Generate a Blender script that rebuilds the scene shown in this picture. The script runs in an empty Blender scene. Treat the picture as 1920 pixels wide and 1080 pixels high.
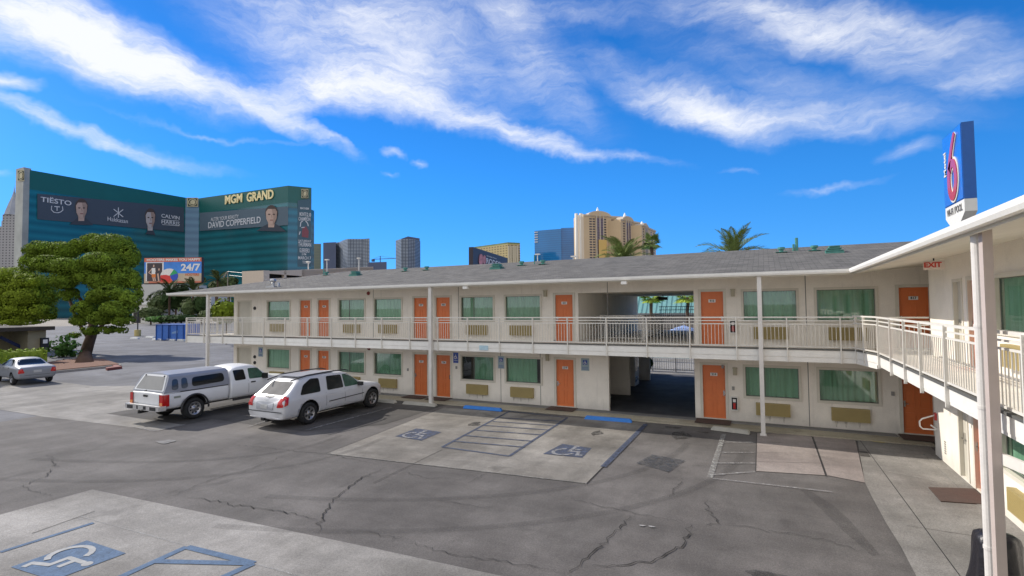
import bpy, bmesh, math, random
import numpy as np
from mathutils import Vector, Matrix
from mathutils.bvhtree import BVHTree
random.seed(7); rng=np.random.default_rng(7)
R=math.radians
scene=bpy.context.scene; col=scene.collection
# ---------------------------------------------------------------- camera
EYE=3.92; FPX=968.99; YAW=.45435; PIT=.036714; ROL=-.0111885
def _axes():
    cy,sy,cp,sp,cr,sr=math.cos(YAW),math.sin(YAW),math.cos(PIT),math.sin(PIT),math.cos(ROL),math.sin(ROL)
    F=Vector((-sy*cp,cy*cp,sp)); Rt=Vector((cy,sy,0)); U=Rt.cross(F)
    return cr*Rt+sr*U, -sr*Rt+cr*U, F
CR,CU,CF=_axes()
cam=bpy.data.objects.new("camera",bpy.data.cameras.new("camera")); col.objects.link(cam)
cam.matrix_world=Matrix(((CR.x,CU.x,-CF.x,0),(CR.y,CU.y,-CF.y,0),(CR.z,CU.z,-CF.z,EYE),(0,0,0,1)))
cam.data.sensor_width=36; cam.data.lens=FPX/1920*36; cam.data.clip_start=.1; cam.data.clip_end=9000
scene.camera=cam
def ray(x,y): return CF*FPX+CR*(x-960)-CU*(y-540)
GZ=-.02
def G(x,y,z=GZ):           # point of the photograph read off on the level z
    d=ray(x,y); t=(z-EYE)/d.z; return Vector((d.x*t,d.y*t,z))
def WY(x,y,Y): d=ray(x,y)*(Y/ray(x,y).y); return Vector((d.x,Y,EYE+d.z))
def WX(x,y,X): d=ray(x,y)*(X/ray(x,y).x); return Vector((X,d.y,EYE+d.z))
# ---------------------------------------------------------------- light
SUN_EL=R(37); SUN_DIR=Vector((-math.cos(SUN_EL)*math.cos(R(8)),math.cos(SUN_EL)*math.sin(R(8)),math.sin(SUN_EL)))
sd=bpy.data.lights.new("sun","SUN"); sd.energy=3.15; sd.angle=R(.55); sd.color=(1,.94,.85)
so=bpy.data.objects.new("sun",sd); col.objects.link(so); so.rotation_euler=SUN_DIR.to_track_quat('Z','Y').to_euler(); so.location=(-40,0,40)
scene.view_settings.view_transform='Standard'; scene.view_settings.look='None'; scene.view_settings.exposure=.55; scene.view_settings.gamma=1
world=bpy.data.worlds.new("World"); scene.world=world; world.use_nodes=True
def make_world():
    nt=world.node_tree; N=nt.nodes; L=nt.links; N.clear()
    def nd(t,**k):
        n=N.new(t)
        for a,b in k.items(): setattr(n,a,b)
        return n
    def put(s,v):
        if hasattr(v,'is_linked') or hasattr(v,'links'): L.new(v,s)
        else: s.default_value=v
    def m(op,a,b=None,c=None,clamp=False):
        n=nd('ShaderNodeMath',operation=op,use_clamp=clamp); put(n.inputs[0],a)
        if b is not None: put(n.inputs[1],b)
        if c is not None: put(n.inputs[2],c)
        return n.outputs[0]
    tc=nd('ShaderNodeTexCoord'); sep=nd('ShaderNodeSeparateXYZ'); L.new(tc.outputs['Generated'],sep.inputs[0])
    x,y,z=sep.outputs
    az=m('ARCTAN2',x,y); el=m('ARCSINE',z)
    zz=m('ADD',m('MULTIPLY',m('MAXIMUM',z,0.),.85),.20)      # the sky is sampled above its pale horizon band
    cv=nd('ShaderNodeCombineXYZ'); put(cv.inputs[0],m('MULTIPLY',x,.7)); put(cv.inputs[1],y); put(cv.inputs[2],zz)
    nrm=nd('ShaderNodeVectorMath',operation='NORMALIZE'); L.new(cv.outputs[0],nrm.inputs[0])
    sky=nd('ShaderNodeTexSky',sky_type='NISHITA',sun_disc=False,sun_elevation=SUN_EL,sun_rotation=R(-82)); L.new(nrm.outputs[0],sky.inputs[0])
    sky.air_density=1.; sky.dust_density=.1; sky.ozone_density=3.
    hs=nd('ShaderNodeHueSaturation'); hs.inputs['Saturation'].default_value=1.32; hs.inputs['Value'].default_value=1.; L.new(sky.outputs[0],hs.inputs['Color'])
    # elevation tint: deep blue high up, bright azure low down
    rp=nd('ShaderNodeValToRGB'); rp.color_ramp.elements[0].color=(.72,.93,1.03,1); rp.color_ramp.elements[1].position=.55; rp.color_ramp.elements[1].color=(.27,.57,.78,1)
    e=rp.color_ramp.elements.new(.22); e.color=(.47,.83,1.02,1)
    L.new(z,rp.inputs[0])
    mu=nd('ShaderNodeMixRGB',blend_type='MULTIPLY'); mu.inputs[0].default_value=1; L.new(hs.outputs[0],mu.inputs[1]); L.new(rp.outputs[0],mu.inputs[2])
    # clouds: wind-drawn cirrus at fixed bearings and heights in the sky
    cc=nd('ShaderNodeCombineXYZ'); put(cc.inputs[0],az); put(cc.inputs[1],el)
    dn=nd('ShaderNodeTexNoise'); dn.inputs['Scale'].default_value=5.5; dn.inputs['Detail'].default_value=5; dn.inputs['Roughness'].default_value=.62; L.new(cc.outputs[0],dn.inputs['Vector'])
    s1=nd('ShaderNodeVectorMath',operation='SUBTRACT'); L.new(dn.outputs['Color'],s1.inputs[0]); s1.inputs[1].default_value=(.5,.5,.5)
    s2=nd('ShaderNodeVectorMath',operation='MULTIPLY'); L.new(s1.outputs[0],s2.inputs[0]); s2.inputs[1].default_value=(.13,.10,0)
    wv=nd('ShaderNodeVectorMath',operation='ADD'); L.new(cc.outputs[0],wv.inputs[0]); L.new(s2.outputs[0],wv.inputs[1])
    blobs=[(120,70,370,105,20,1.45),(40,15,260,100,14,.9),(250,110,290,75,18,.8),(330,150,310,64,15,1.0),(600,172,190,60,6,1.15),(740,185,200,50,12,.75),(890,222,230,42,20,1.0),(1020,262,130,30,22,.8),(1150,300,170,15,6,.55),
      (560,60,330,120,22,.7),(760,60,320,130,30,.42),(1000,150,260,110,40,.36),(640,110,260,80,15,.4),(1600,190,330,70,5,.45),(1750,90,260,90,10,.45),(1350,110,220,90,15,.35),(700,20,330,70,8,.6),(1000,90,240,60,55,.5),(1050,10,330,55,5,.55),(1450,30,330,80,12,.95),(1560,80,260,50,20,.6),(1240,170,260,60,25,.72),(1440,222,330,42,4,.95),(1300,215,200,50,15,.55),(1700,40,300,60,5,.6),
      (1880,130,220,50,-12,.6),(110,248,250,22,17,1.0),(290,290,220,22,12,.5),(20,180,80,24,5,.9),(560,235,160,22,32,.85),(620,262,60,10,35,.5),(400,247,260,9,8,.4),(800,120,240,90,30,.45),
      (730,285,34,14,0,.9),(788,294,28,12,0,.8),(720,323,24,9,0,.5),(1690,290,80,24,-10,.7),(1560,360,130,11,-10,.55),(1385,324,50,9,0,.45),(0,335,50,12,10,.6),(640,155,150,50,-10,.5)]
    def ae(px,py):
        d=ray(px,py).normalized(); return math.atan2(d.x,d.y),math.asin(d.z)
    tot=None
    for (px,py,a,b,an,w) in blobs:
        c0=ae(px,py); ca,sa=math.cos(R(an)),math.sin(R(an))
        p1=ae(px+ca*40,py+sa*40); p2=ae(px+sa*40,py-ca*40)
        ax=(p1[0]-c0[0],p1[1]-c0[1]); bx=(p2[0]-c0[0],p2[1]-c0[1])
        la=math.hypot(*ax)/40*a; lb=math.hypot(*bx)/40*b; th=math.atan2(ax[1],ax[0])
        mp=nd('ShaderNodeMapping',vector_type='TEXTURE'); mp.inputs['Location'].default_value=(c0[0],c0[1],0); mp.inputs['Rotation'].default_value=(0,0,th); mp.inputs['Scale'].default_value=(la,lb,1)
        L.new(wv.outputs[0],mp.inputs['Vector'])
        g=nd('ShaderNodeTexGradient',gradient_type='SPHERICAL'); L.new(mp.outputs[0],g.inputs[0])
        tot=m('MULTIPLY',g.outputs[1],w) if tot is None else m('MULTIPLY_ADD',g.outputs[1],w,tot)
    def streak(scale,rot,sx,sy,det,rough,src):
        mp=nd('ShaderNodeMapping'); mp.inputs['Rotation'].default_value=(0,0,R(rot)); mp.inputs['Scale'].default_value=(sx,sy,1); L.new(src,mp.inputs['Vector'])
        n=nd('ShaderNodeTexNoise'); n.inputs['Scale'].default_value=scale; n.inputs['Detail'].default_value=det; n.inputs['Roughness'].default_value=rough; n.inputs['Distortion'].default_value=.35
        L.new(mp.outputs[0],n.inputs['Vector']); return n.outputs['Fac']
    n1=streak(4.2,26,1.,2.6,9,.62,wv.outputs[0]); n2=streak(15,38,1.,4.5,9,.72,wv.outputs[0]); n3=streak(2.2,12,1.,3.,6,.6,cc.outputs[0]); n4=streak(9,-48,1.,4.2,9,.7,wv.outputs[0])
    nn=m('ADD',m('ADD',m('MULTIPLY',n1,1.15),m('MULTIPLY',n2,.8)),m('MULTIPLY',n4,.9))            # about .5..1.9
    dens=m('MULTIPLY',m('POWER',tot,.75),m('SUBTRACT',nn,.62))
    veil=m('MULTIPLY',m('SUBTRACT',n3,.56),1.3,clamp=True)
    dens=m('ADD',dens,m('MULTIPLY',veil,m('MULTIPLY',z,1.5)))
    rear=nd('ShaderNodeMapRange',interpolation_type='SMOOTHSTEP'); L.new(y,rear.inputs[0]); rear.inputs['From Min'].default_value=.25; rear.inputs['From Max'].default_value=-.35   # unseen cloud cover added behind the viewer as neutral fill for the facade
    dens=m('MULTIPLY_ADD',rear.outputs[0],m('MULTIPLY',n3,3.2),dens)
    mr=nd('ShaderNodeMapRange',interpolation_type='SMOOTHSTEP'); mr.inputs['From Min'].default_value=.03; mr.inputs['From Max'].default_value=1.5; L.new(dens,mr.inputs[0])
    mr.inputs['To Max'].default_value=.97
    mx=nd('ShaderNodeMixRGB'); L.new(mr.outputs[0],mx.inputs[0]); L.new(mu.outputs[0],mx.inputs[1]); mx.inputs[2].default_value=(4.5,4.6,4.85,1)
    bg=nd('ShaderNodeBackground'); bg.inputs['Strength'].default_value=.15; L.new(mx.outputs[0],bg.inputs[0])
    out=nd('ShaderNodeOutputWorld'); L.new(bg.outputs[0],out.inputs[0])
make_world()
# ---------------------------------------------------------------- materials
def newmat(name):
    M=bpy.data.materials.new(name); M.use_nodes=True; return M,M.node_tree.nodes,M.node_tree.links,M.node_tree.nodes['Principled BSDF']
def mat(name,c,rough=.7,metal=0,var=.12,scale=3.,var2=.0,scale2=40.,bump=0,bscale=60,spec=.5,emit=0,island=0,coord='Object',stretch=(1,1,1),coat=0):
    M,N,L,B=newmat(name)
    B.inputs['Roughness'].default_value=rough; B.inputs['Metallic'].default_value=metal; B.inputs['Specular IOR Level'].default_value=spec
    if coat: B.inputs['Coat Weight'].default_value=coat; B.inputs['Coat Roughness'].default_value=.05
    tc=N.new('ShaderNodeTexCoord'); mp=N.new('ShaderNodeMapping'); mp.inputs['Scale'].default_value=stretch; L.new(tc.outputs[coord],mp.inputs[0])
    cur=None
    base=N.new('ShaderNodeRGB'); base.outputs[0].default_value=(*c,1); cur=base.outputs[0]
    def modul(fac,amt,cur):
        mr=N.new('ShaderNodeMapRange'); L.new(fac,mr.inputs[0]); mr.inputs['From Min'].default_value=.3; mr.inputs['From Max'].default_value=.7; mr.inputs['To Min'].default_value=1-amt; mr.inputs['To Max'].default_value=1+amt
        v=N.new('ShaderNodeVectorMath'); v.operation='SCALE'; L.new(cur,v.inputs[0]); L.new(mr.outputs[0],v.inputs['Scale']); return v.outputs[0]
    if var:
        n=N.new('ShaderNodeTexNoise'); n.inputs['Scale'].default_value=scale; n.inputs['Detail'].default_value=6; n.inputs['Roughness'].default_value=.6; L.new(mp.outputs[0],n.inputs['Vector']); cur=modul(n.outputs['Fac'],var,cur)
    if var2:
        n=N.new('ShaderNodeTexNoise'); n.inputs['Scale'].default_value=scale2; n.inputs['Detail'].default_value=3; L.new(mp.outputs[0],n.inputs['Vector']); cur=modul(n.outputs['Fac'],var2,cur)
    if island:
        g=N.new('ShaderNodeNewGeometry'); mr=N.new('ShaderNodeMapRange'); L.new(g.outputs['Random Per Island'],mr.inputs[0]); mr.inputs['To Min'].default_value=1-island; mr.inputs['To Max'].default_value=1+island
        v=N.new('ShaderNodeVectorMath'); v.operation='SCALE'; L.new(cur,v.inputs[0]); L.new(mr.outputs[0],v.inputs['Scale']); cur=v.outputs[0]
    L.new(cur,B.inputs['Base Color'])
    if bump:
        n=N.new('ShaderNodeTexNoise'); n.inputs['Scale'].default_value=bscale; n.inputs['Detail'].default_value=5; L.new(mp.outputs[0],n.inputs['Vector'])
        b=N.new('ShaderNodeBump'); b.inputs['Strength'].default_value=bump; b.inputs['Distance'].default_value=.02; L.new(n.outputs['Fac'],b.inputs['Height']); L.new(b.outputs[0],B.inputs['Normal'])
    return M
def ground_mat(name,c,c2,stain,streak=.12,rough=.9,stainc=.45):
    # worn paving: blotches, directional drag streaks, oil spots, grit
    M,N,L,B=newmat(name); B.inputs['Roughness'].default_value=rough; B.inputs['Specular IOR Level'].default_value=.35
    tc=N.new('ShaderNodeTexCoord'); co=tc.outputs['Object']
    def noise(s,d,r,st=(1,1,1),rot=0,dist=0):
        mp=N.new('ShaderNodeMapping'); mp.inputs['Scale'].default_value=st; mp.inputs['Rotation'].default_value=(0,0,R(rot)); L.new(co,mp.inputs[0])
        n=N.new('ShaderNodeTexNoise'); n.inputs['Scale'].default_value=s; n.inputs['Detail'].default_value=d; n.inputs['Roughness'].default_value=r; n.inputs['Distortion'].default_value=dist; L.new(mp.outputs[0],n.inputs['Vector']); return n.outputs['Fac']
    def ramp(f,a,b,lo,hi):
        r=N.new('ShaderNodeMapRange'); r.interpolation_type='SMOOTHSTEP'; L.new(f,r.inputs[0]); r.inputs['From Min'].default_value=a; r.inputs['From Max'].default_value=b; r.inputs['To Min'].default_value=lo; r.inputs['To Max'].default_value=hi; return r.outputs[0]
    mx=N.new('ShaderNodeMixRGB'); mx.inputs[1].default_value=(*c,1); mx.inputs[2].default_value=(*c2,1); L.new(ramp(noise(.28,7,.62,dist=.4),.36,.64,0,1),mx.inputs[0]); cur=mx.outputs[0]
    def scale(cur,f):
        v=N.new('ShaderNodeVectorMath'); v.operation='SCALE'; L.new(cur,v.inputs[0]); L.new(f,v.inputs['Scale']); return v.outputs[0]
    cur=scale(cur,ramp(noise(1.1,8,.7,(1,.35,1),-28),.3,.7,1-streak,1+streak))
    cur=scale(cur,ramp(noise(.9,8,.7,(.3,1,1),12),.3,.7,1-streak,1+streak))
    cur=scale(cur,ramp(noise(35,4,.8),.3,.7,.80,1.2))
    cur=scale(cur,ramp(noise(140,2,.7),.3,.7,.80,1.2)); cur=scale(cur,ramp(noise(.16,5,.6,dist=1.),.4,.6,.88,1.1))
    cur=scale(cur,ramp(noise(.75,4,.5,dist=.6),.62,.74,1,1-stain))
    cur=scale(cur,ramp(noise(2.6,3,.5),.68,.76,1,1-stain*stainc))
    cur=scale(cur,ramp(noise(3.1,5,.6,(1,1,1),40),.68,.78,1,1.16))
    L.new(cur,B.inputs['Base Color'])
    b=N.new('ShaderNodeBump'); b.inputs['Strength'].default_value=.35; b.inputs['Distance'].default_value=.01; L.new(noise(70,4,.8),b.inputs['Height']); L.new(b.outputs[0],B.inputs['Normal'])
    return M
def shingle_mat():
    M,N,L,B=newmat('roof_shingles'); B.inputs['Roughness'].default_value=.95; B.inputs['Specular IOR Level'].default_value=.2
    tc=N.new('ShaderNodeTexCoord'); br=N.new('ShaderNodeTexBrick'); L.new(tc.outputs['UV'],br.inputs['Vector'])
    br.inputs['Scale'].default_value=1; br.inputs['Brick Width'].default_value=.32; br.inputs['Row Height'].default_value=.14; br.inputs['Mortar Size'].default_value=.008; br.inputs['Mortar Smooth'].default_value=.3
    br.inputs['Color1'].default_value=(.18,.17,.155,1); br.inputs['Color2'].default_value=(.12,.115,.105,1); br.inputs['Mortar'].default_value=(.06,.058,.056,1)
    n=N.new('ShaderNodeTexNoise'); n.inputs['Scale'].default_value=1.3; n.inputs['Detail'].default_value=8; n.inputs['Roughness'].default_value=.7; L.new(tc.outputs['UV'],n.inputs['Vector'])
    mr=N.new('ShaderNodeMapRange'); L.new(n.outputs['Fac'],mr.inputs[0]); mr.inputs['From Min'].default_value=.3; mr.inputs['From Max'].default_value=.7; mr.inputs['To Min'].default_value=.8; mr.inputs['To Max'].default_value=1.22
    v=N.new('ShaderNodeVectorMath'); v.operation='SCALE'; L.new(br.outputs['Color'],v.inputs[0]); L.new(mr.outputs[0],v.inputs['Scale']); L.new(v.outputs[0],B.inputs['Base Color'])
    b=N.new('ShaderNodeBump'); b.inputs['Distance'].default_value=.02; b.inputs['Strength'].default_value=.5; L.new(br.outputs['Fac'],b.inputs['Height']); b.invert=True; L.new(b.outputs[0],B.inputs['Normal'])
    return M
def glass_mat(name,tint=(.9,.95,.93),refl=.75):
    M,N,L,B=newmat(name); out=N['Material Output']
    t=N.new('ShaderNodeBsdfTransparent'); t.inputs[0].default_value=(*tint,1); g=N.new('ShaderNodeBsdfGlossy'); g.inputs['Roughness'].default_value=.015; g.inputs[0].default_value=(.95,.97,1,1)
    fr=N.new('ShaderNodeFresnel'); fr.inputs[0].default_value=1.6; mu=N.new('ShaderNodeMath'); mu.operation='MULTIPLY'; mu.inputs[1].default_value=1.35*refl; L.new(fr.outputs[0],mu.inputs[0]); mn=N.new('ShaderNodeMath'); mn.operation='MINIMUM'; mn.inputs[1].default_value=.075; L.new(mu.outputs[0],mn.inputs[0]); mu=mn
    mx=N.new('ShaderNodeMixShader'); L.new(mu.outputs[0],mx.inputs[0]); L.new(t.outputs[0],mx.inputs[1]); L.new(g.outputs[0],mx.inputs[2]); L.new(mx.outputs[0],out.inputs[0]); return M
def band_mat(name,c1,c2,period,duty=.5,rough=.25,metal=0,var=.15,soft=.12,vs=.01,spec=.5,vert=0,c3=None,vfrac=.5):
    # storeys: alternating spandrel and glass bands on the height, optional vertical bays
    M,N,L,B=newmat(name); B.inputs['Roughness'].default_value=rough; B.inputs['Metallic'].default_value=metal; B.inputs['Specular IOR Level'].default_value=spec
    tc=N.new('ShaderNodeTexCoord'); sp=N.new('ShaderNodeSeparateXYZ'); L.new(tc.outputs['UV'],sp.inputs[0])
    def saw(sock,p):
        a=N.new('ShaderNodeMath'); a.operation='DIVIDE'; L.new(sock,a.inputs[0]); a.inputs[1].default_value=p; f=N.new('ShaderNodeMath'); f.operation='FRACT'; L.new(a.outputs[0],f.inputs[0]); return f.outputs[0]
    def sm(s,d,w):
        pp=N.new('ShaderNodeMath'); pp.operation='PINGPONG'; L.new(s,pp.inputs[0]); pp.inputs[1].default_value=.5
        r=N.new('ShaderNodeMapRange'); r.interpolation_type='SMOOTHSTEP'; L.new(pp.outputs[0],r.inputs[0]); r.inputs['From Min'].default_value=d/2-w/2; r.inputs['From Max'].default_value=d/2+w/2; return r.outputs[0]
    f=sm(saw(sp.outputs[1],period),duty,soft)
    if vert:
        g=sm(saw(sp.outputs[0],vert),vfrac,.08); k=N.new('ShaderNodeMath'); k.operation='MULTIPLY'; L.new(f,k.inputs[0]); L.new(g,k.inputs[1]); f=k.outputs[0]
    mx=N.new('ShaderNodeMixRGB'); L.new(f,mx.inputs[0]); mx.inputs[1].default_value=(*c1,1); mx.inputs[2].default_value=(*c2,1)
    n=N.new('ShaderNodeTexNoise'); n.inputs['Scale'].default_value=vs; n.inputs['Detail'].default_value=5; L.new(tc.outputs['UV'],n.inputs['Vector'])
    mr=N.new('ShaderNodeMapRange'); L.new(n.outputs['Fac'],mr.inputs[0]); mr.inputs['From Min'].default_value=.3; mr.inputs['From Max'].default_value=.7; mr.inputs['To Min'].default_value=1-var; mr.inputs['To Max'].default_value=1+var
    v=N.new('ShaderNodeVectorMath'); v.operation='SCALE'; L.new(mx.outputs[0],v.inputs[0]); L.new(mr.outputs[0],v.inputs['Scale']); L.new(v.outputs[0],B.inputs['Base Color']); return M
MATS={}
def mm(k,*a,**b):
    if k not in MATS: MATS[k]=mat(k,*a,**b)
    return MATS[k]
asphalt=ground_mat('asphalt',(.100,.091,.085),(.128,.118,.110),.25,streak=.15)
asphalt_far=ground_mat('asphalt_far',(.115,.115,.122),(.15,.15,.16),.2)
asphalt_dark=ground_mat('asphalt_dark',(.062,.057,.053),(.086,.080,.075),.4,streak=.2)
concrete=ground_mat('concrete',(.160,.146,.127),(.245,.228,.203),.38,streak=.2)
concrete_light=ground_mat('concrete_light',(.185,.174,.158),(.275,.26,.24),.28,streak=.16)
concrete_pink=ground_mat('concrete_pink',(.235,.20,.182),(.30,.26,.235),.25)
walk_con=ground_mat('walk_concrete',(.33,.295,.22),(.40,.36,.28),.3)
desert=ground_mat('dirt',(.23,.20,.17),(.30,.27,.22),.2)
def stucco_mat(name,c):
    M,N,L,B=newmat(name); B.inputs['Roughness'].default_value=.92; B.inputs['Specular IOR Level'].default_value=.25
    tc=N.new('ShaderNodeTexCoord')
    def noise(s,d,st):
        mp=N.new('ShaderNodeMapping'); mp.inputs['Scale'].default_value=st; L.new(tc.outputs['Object'],mp.inputs[0]); n=N.new('ShaderNodeTexNoise'); n.inputs['Scale'].default_value=s; n.inputs['Detail'].default_value=d; n.inputs['Roughness'].default_value=.65; L.new(mp.outputs[0],n.inputs['Vector']); return n.outputs['Fac']
    rgb=N.new('ShaderNodeRGB'); rgb.outputs[0].default_value=(*c,1); cur=rgb.outputs[0]
    def sc(cur,f,a,b,lo,hi):
        r=N.new('ShaderNodeMapRange'); r.interpolation_type='SMOOTHSTEP'; L.new(f,r.inputs[0]); r.inputs['From Min'].default_value=a; r.inputs['From Max'].default_value=b; r.inputs['To Min'].default_value=lo; r.inputs['To Max'].default_value=hi
        v=N.new('ShaderNodeVectorMath'); v.operation='SCALE'; L.new(cur,v.inputs[0]); L.new(r.outputs[0],v.inputs['Scale']); return v.outputs[0]
    cur=sc(cur,noise(.9,6,(1,1,1)),.3,.7,.94,1.05); cur=sc(cur,noise(2.2,7,(3,3,.22)),.55,.80,1,.84); cur=sc(cur,noise(30,3,(1,1,1)),.3,.7,.97,1.03); cur=sc(cur,noise(1.6,4,(1,1,1)),.66,.72,1,.93)
    sp=N.new('ShaderNodeSeparateXYZ'); L.new(tc.outputs['Object'],sp.inputs[0]); ad=N.new('ShaderNodeMath'); ad.operation='MULTIPLY_ADD'; L.new(noise(2.5,5,(1,1,.5)),ad.inputs[0]); ad.inputs[1].default_value=-.7; L.new(sp.outputs[2],ad.inputs[2])
    cur=sc(cur,ad.outputs[0],-.35,.12,.80,1)      # splash dirt along the foot of the wall
    L.new(cur,B.inputs['Base Color'])
    b=N.new('ShaderNodeBump'); b.inputs['Strength'].default_value=.3; b.inputs['Distance'].default_value=.02; L.new(noise(90,5,(1,1,1)),b.inputs['Height']); L.new(b.outputs[0],B.inputs['Normal']); return M
stucco=stucco_mat('stucco',(.86,.805,.715))
stucco2=mat('stucco_trim',(.66,.62,.53),.85,var=.05,scale=3)
white=mat('white_paint',(.80,.78,.73),.5,var=.05,scale=4,var2=.03,scale2=30)
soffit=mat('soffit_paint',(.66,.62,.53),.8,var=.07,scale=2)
plinth=mat('grey_plinth',(.20,.195,.19),.85,var=.12,scale=5)
orange=mat('orange_paint',(.72,.19,.055),.45,var=.05,scale=3)
greenc=mat('green_curtain',(.27,.46,.31),.85,var=.1,scale=2,stretch=(8,1,.4))
for M_,am in ((greenc,.16),(orange,.07)):      # every curtain and door has faded a little differently
    N_=M_.node_tree.nodes; L_=M_.node_tree.links; B_=N_['Principled BSDF']; src=B_.inputs['Base Color'].links[0].from_socket
    oi=N_.new('ShaderNodeObjectInfo'); mr_=N_.new('ShaderNodeMapRange'); L_.new(oi.outputs['Random'],mr_.inputs[0]); mr_.inputs['To Min'].default_value=1-am; mr_.inputs['To Max'].default_value=1+am
    v_=N_.new('ShaderNodeVectorMath'); v_.operation='SCALE'; L_.new(src,v_.inputs[0]); L_.new(mr_.outputs[0],v_.inputs['Scale']); L_.new(v_.outputs[0],B_.inputs['Base Color'])
darkroom=mat('dark_room',(.03,.026,.024),.9,var=.3,scale=2)
glass=glass_mat('window_glass')
tan=mat('tan_metal',(.37,.29,.12),.55,var=.07,scale=4)
black=mat('black_metal',(.012,.012,.013),.5,var=.2)
shingle=shingle_mat()
teal=mat('teal_metal',(.07,.25,.21),.5,var=.12,scale=6)
brownmat=mat('brown_mat',(.085,.055,.045),.95,var=.12,scale=8,bump=.4,bscale=200)
chrome=mat('chrome',(.6,.6,.6),.18,metal=1,var=.05)
bluepaint=mat('blue_paint',(.045,.16,.55),.6,var=.15,scale=6)
def worn(name,c,cover,scale=7):
    M=mat(name,c,.9,var=.2,scale=6,var2=.2,scale2=45); N=M.node_tree.nodes; L=M.node_tree.links; B=N['Principled BSDF']
    tc=N.new('ShaderNodeTexCoord'); n=N.new('ShaderNodeTexNoise'); n.inputs['Scale'].default_value=scale; n.inputs['Detail'].default_value=9; n.inputs['Roughness'].default_value=.8; L.new(tc.outputs['Object'],n.inputs['Vector'])
    r=N.new('ShaderNodeMapRange'); r.interpolation_type='SMOOTHSTEP'; L.new(n.outputs['Fac'],r.inputs[0]); r.inputs['From Min'].default_value=.66-cover*.5; r.inputs['From Max'].default_value=.86-cover*.5; r.inputs['To Min'].default_value=.12+.25*cover; r.inputs['To Max'].default_value=.95; L.new(r.outputs[0],B.inputs['Alpha']); return M
markblue=worn('faded_blue_marking',(.055,.07,.115),.62)
markblue2=worn('blue_marking',(.085,.14,.225),.8)
markwhite=worn('white_marking',(.36,.355,.335),.42)
markfaint=worn('faint_marking',(.33,.32,.31),.42)
crackm=mat('crack',(.022,.021,.02),1,var=.3)
bark=mat('bark',(.12,.072,.048),.95,var=.3,scale=3,bump=.8,bscale=12,stretch=(1,1,.25))
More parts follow.
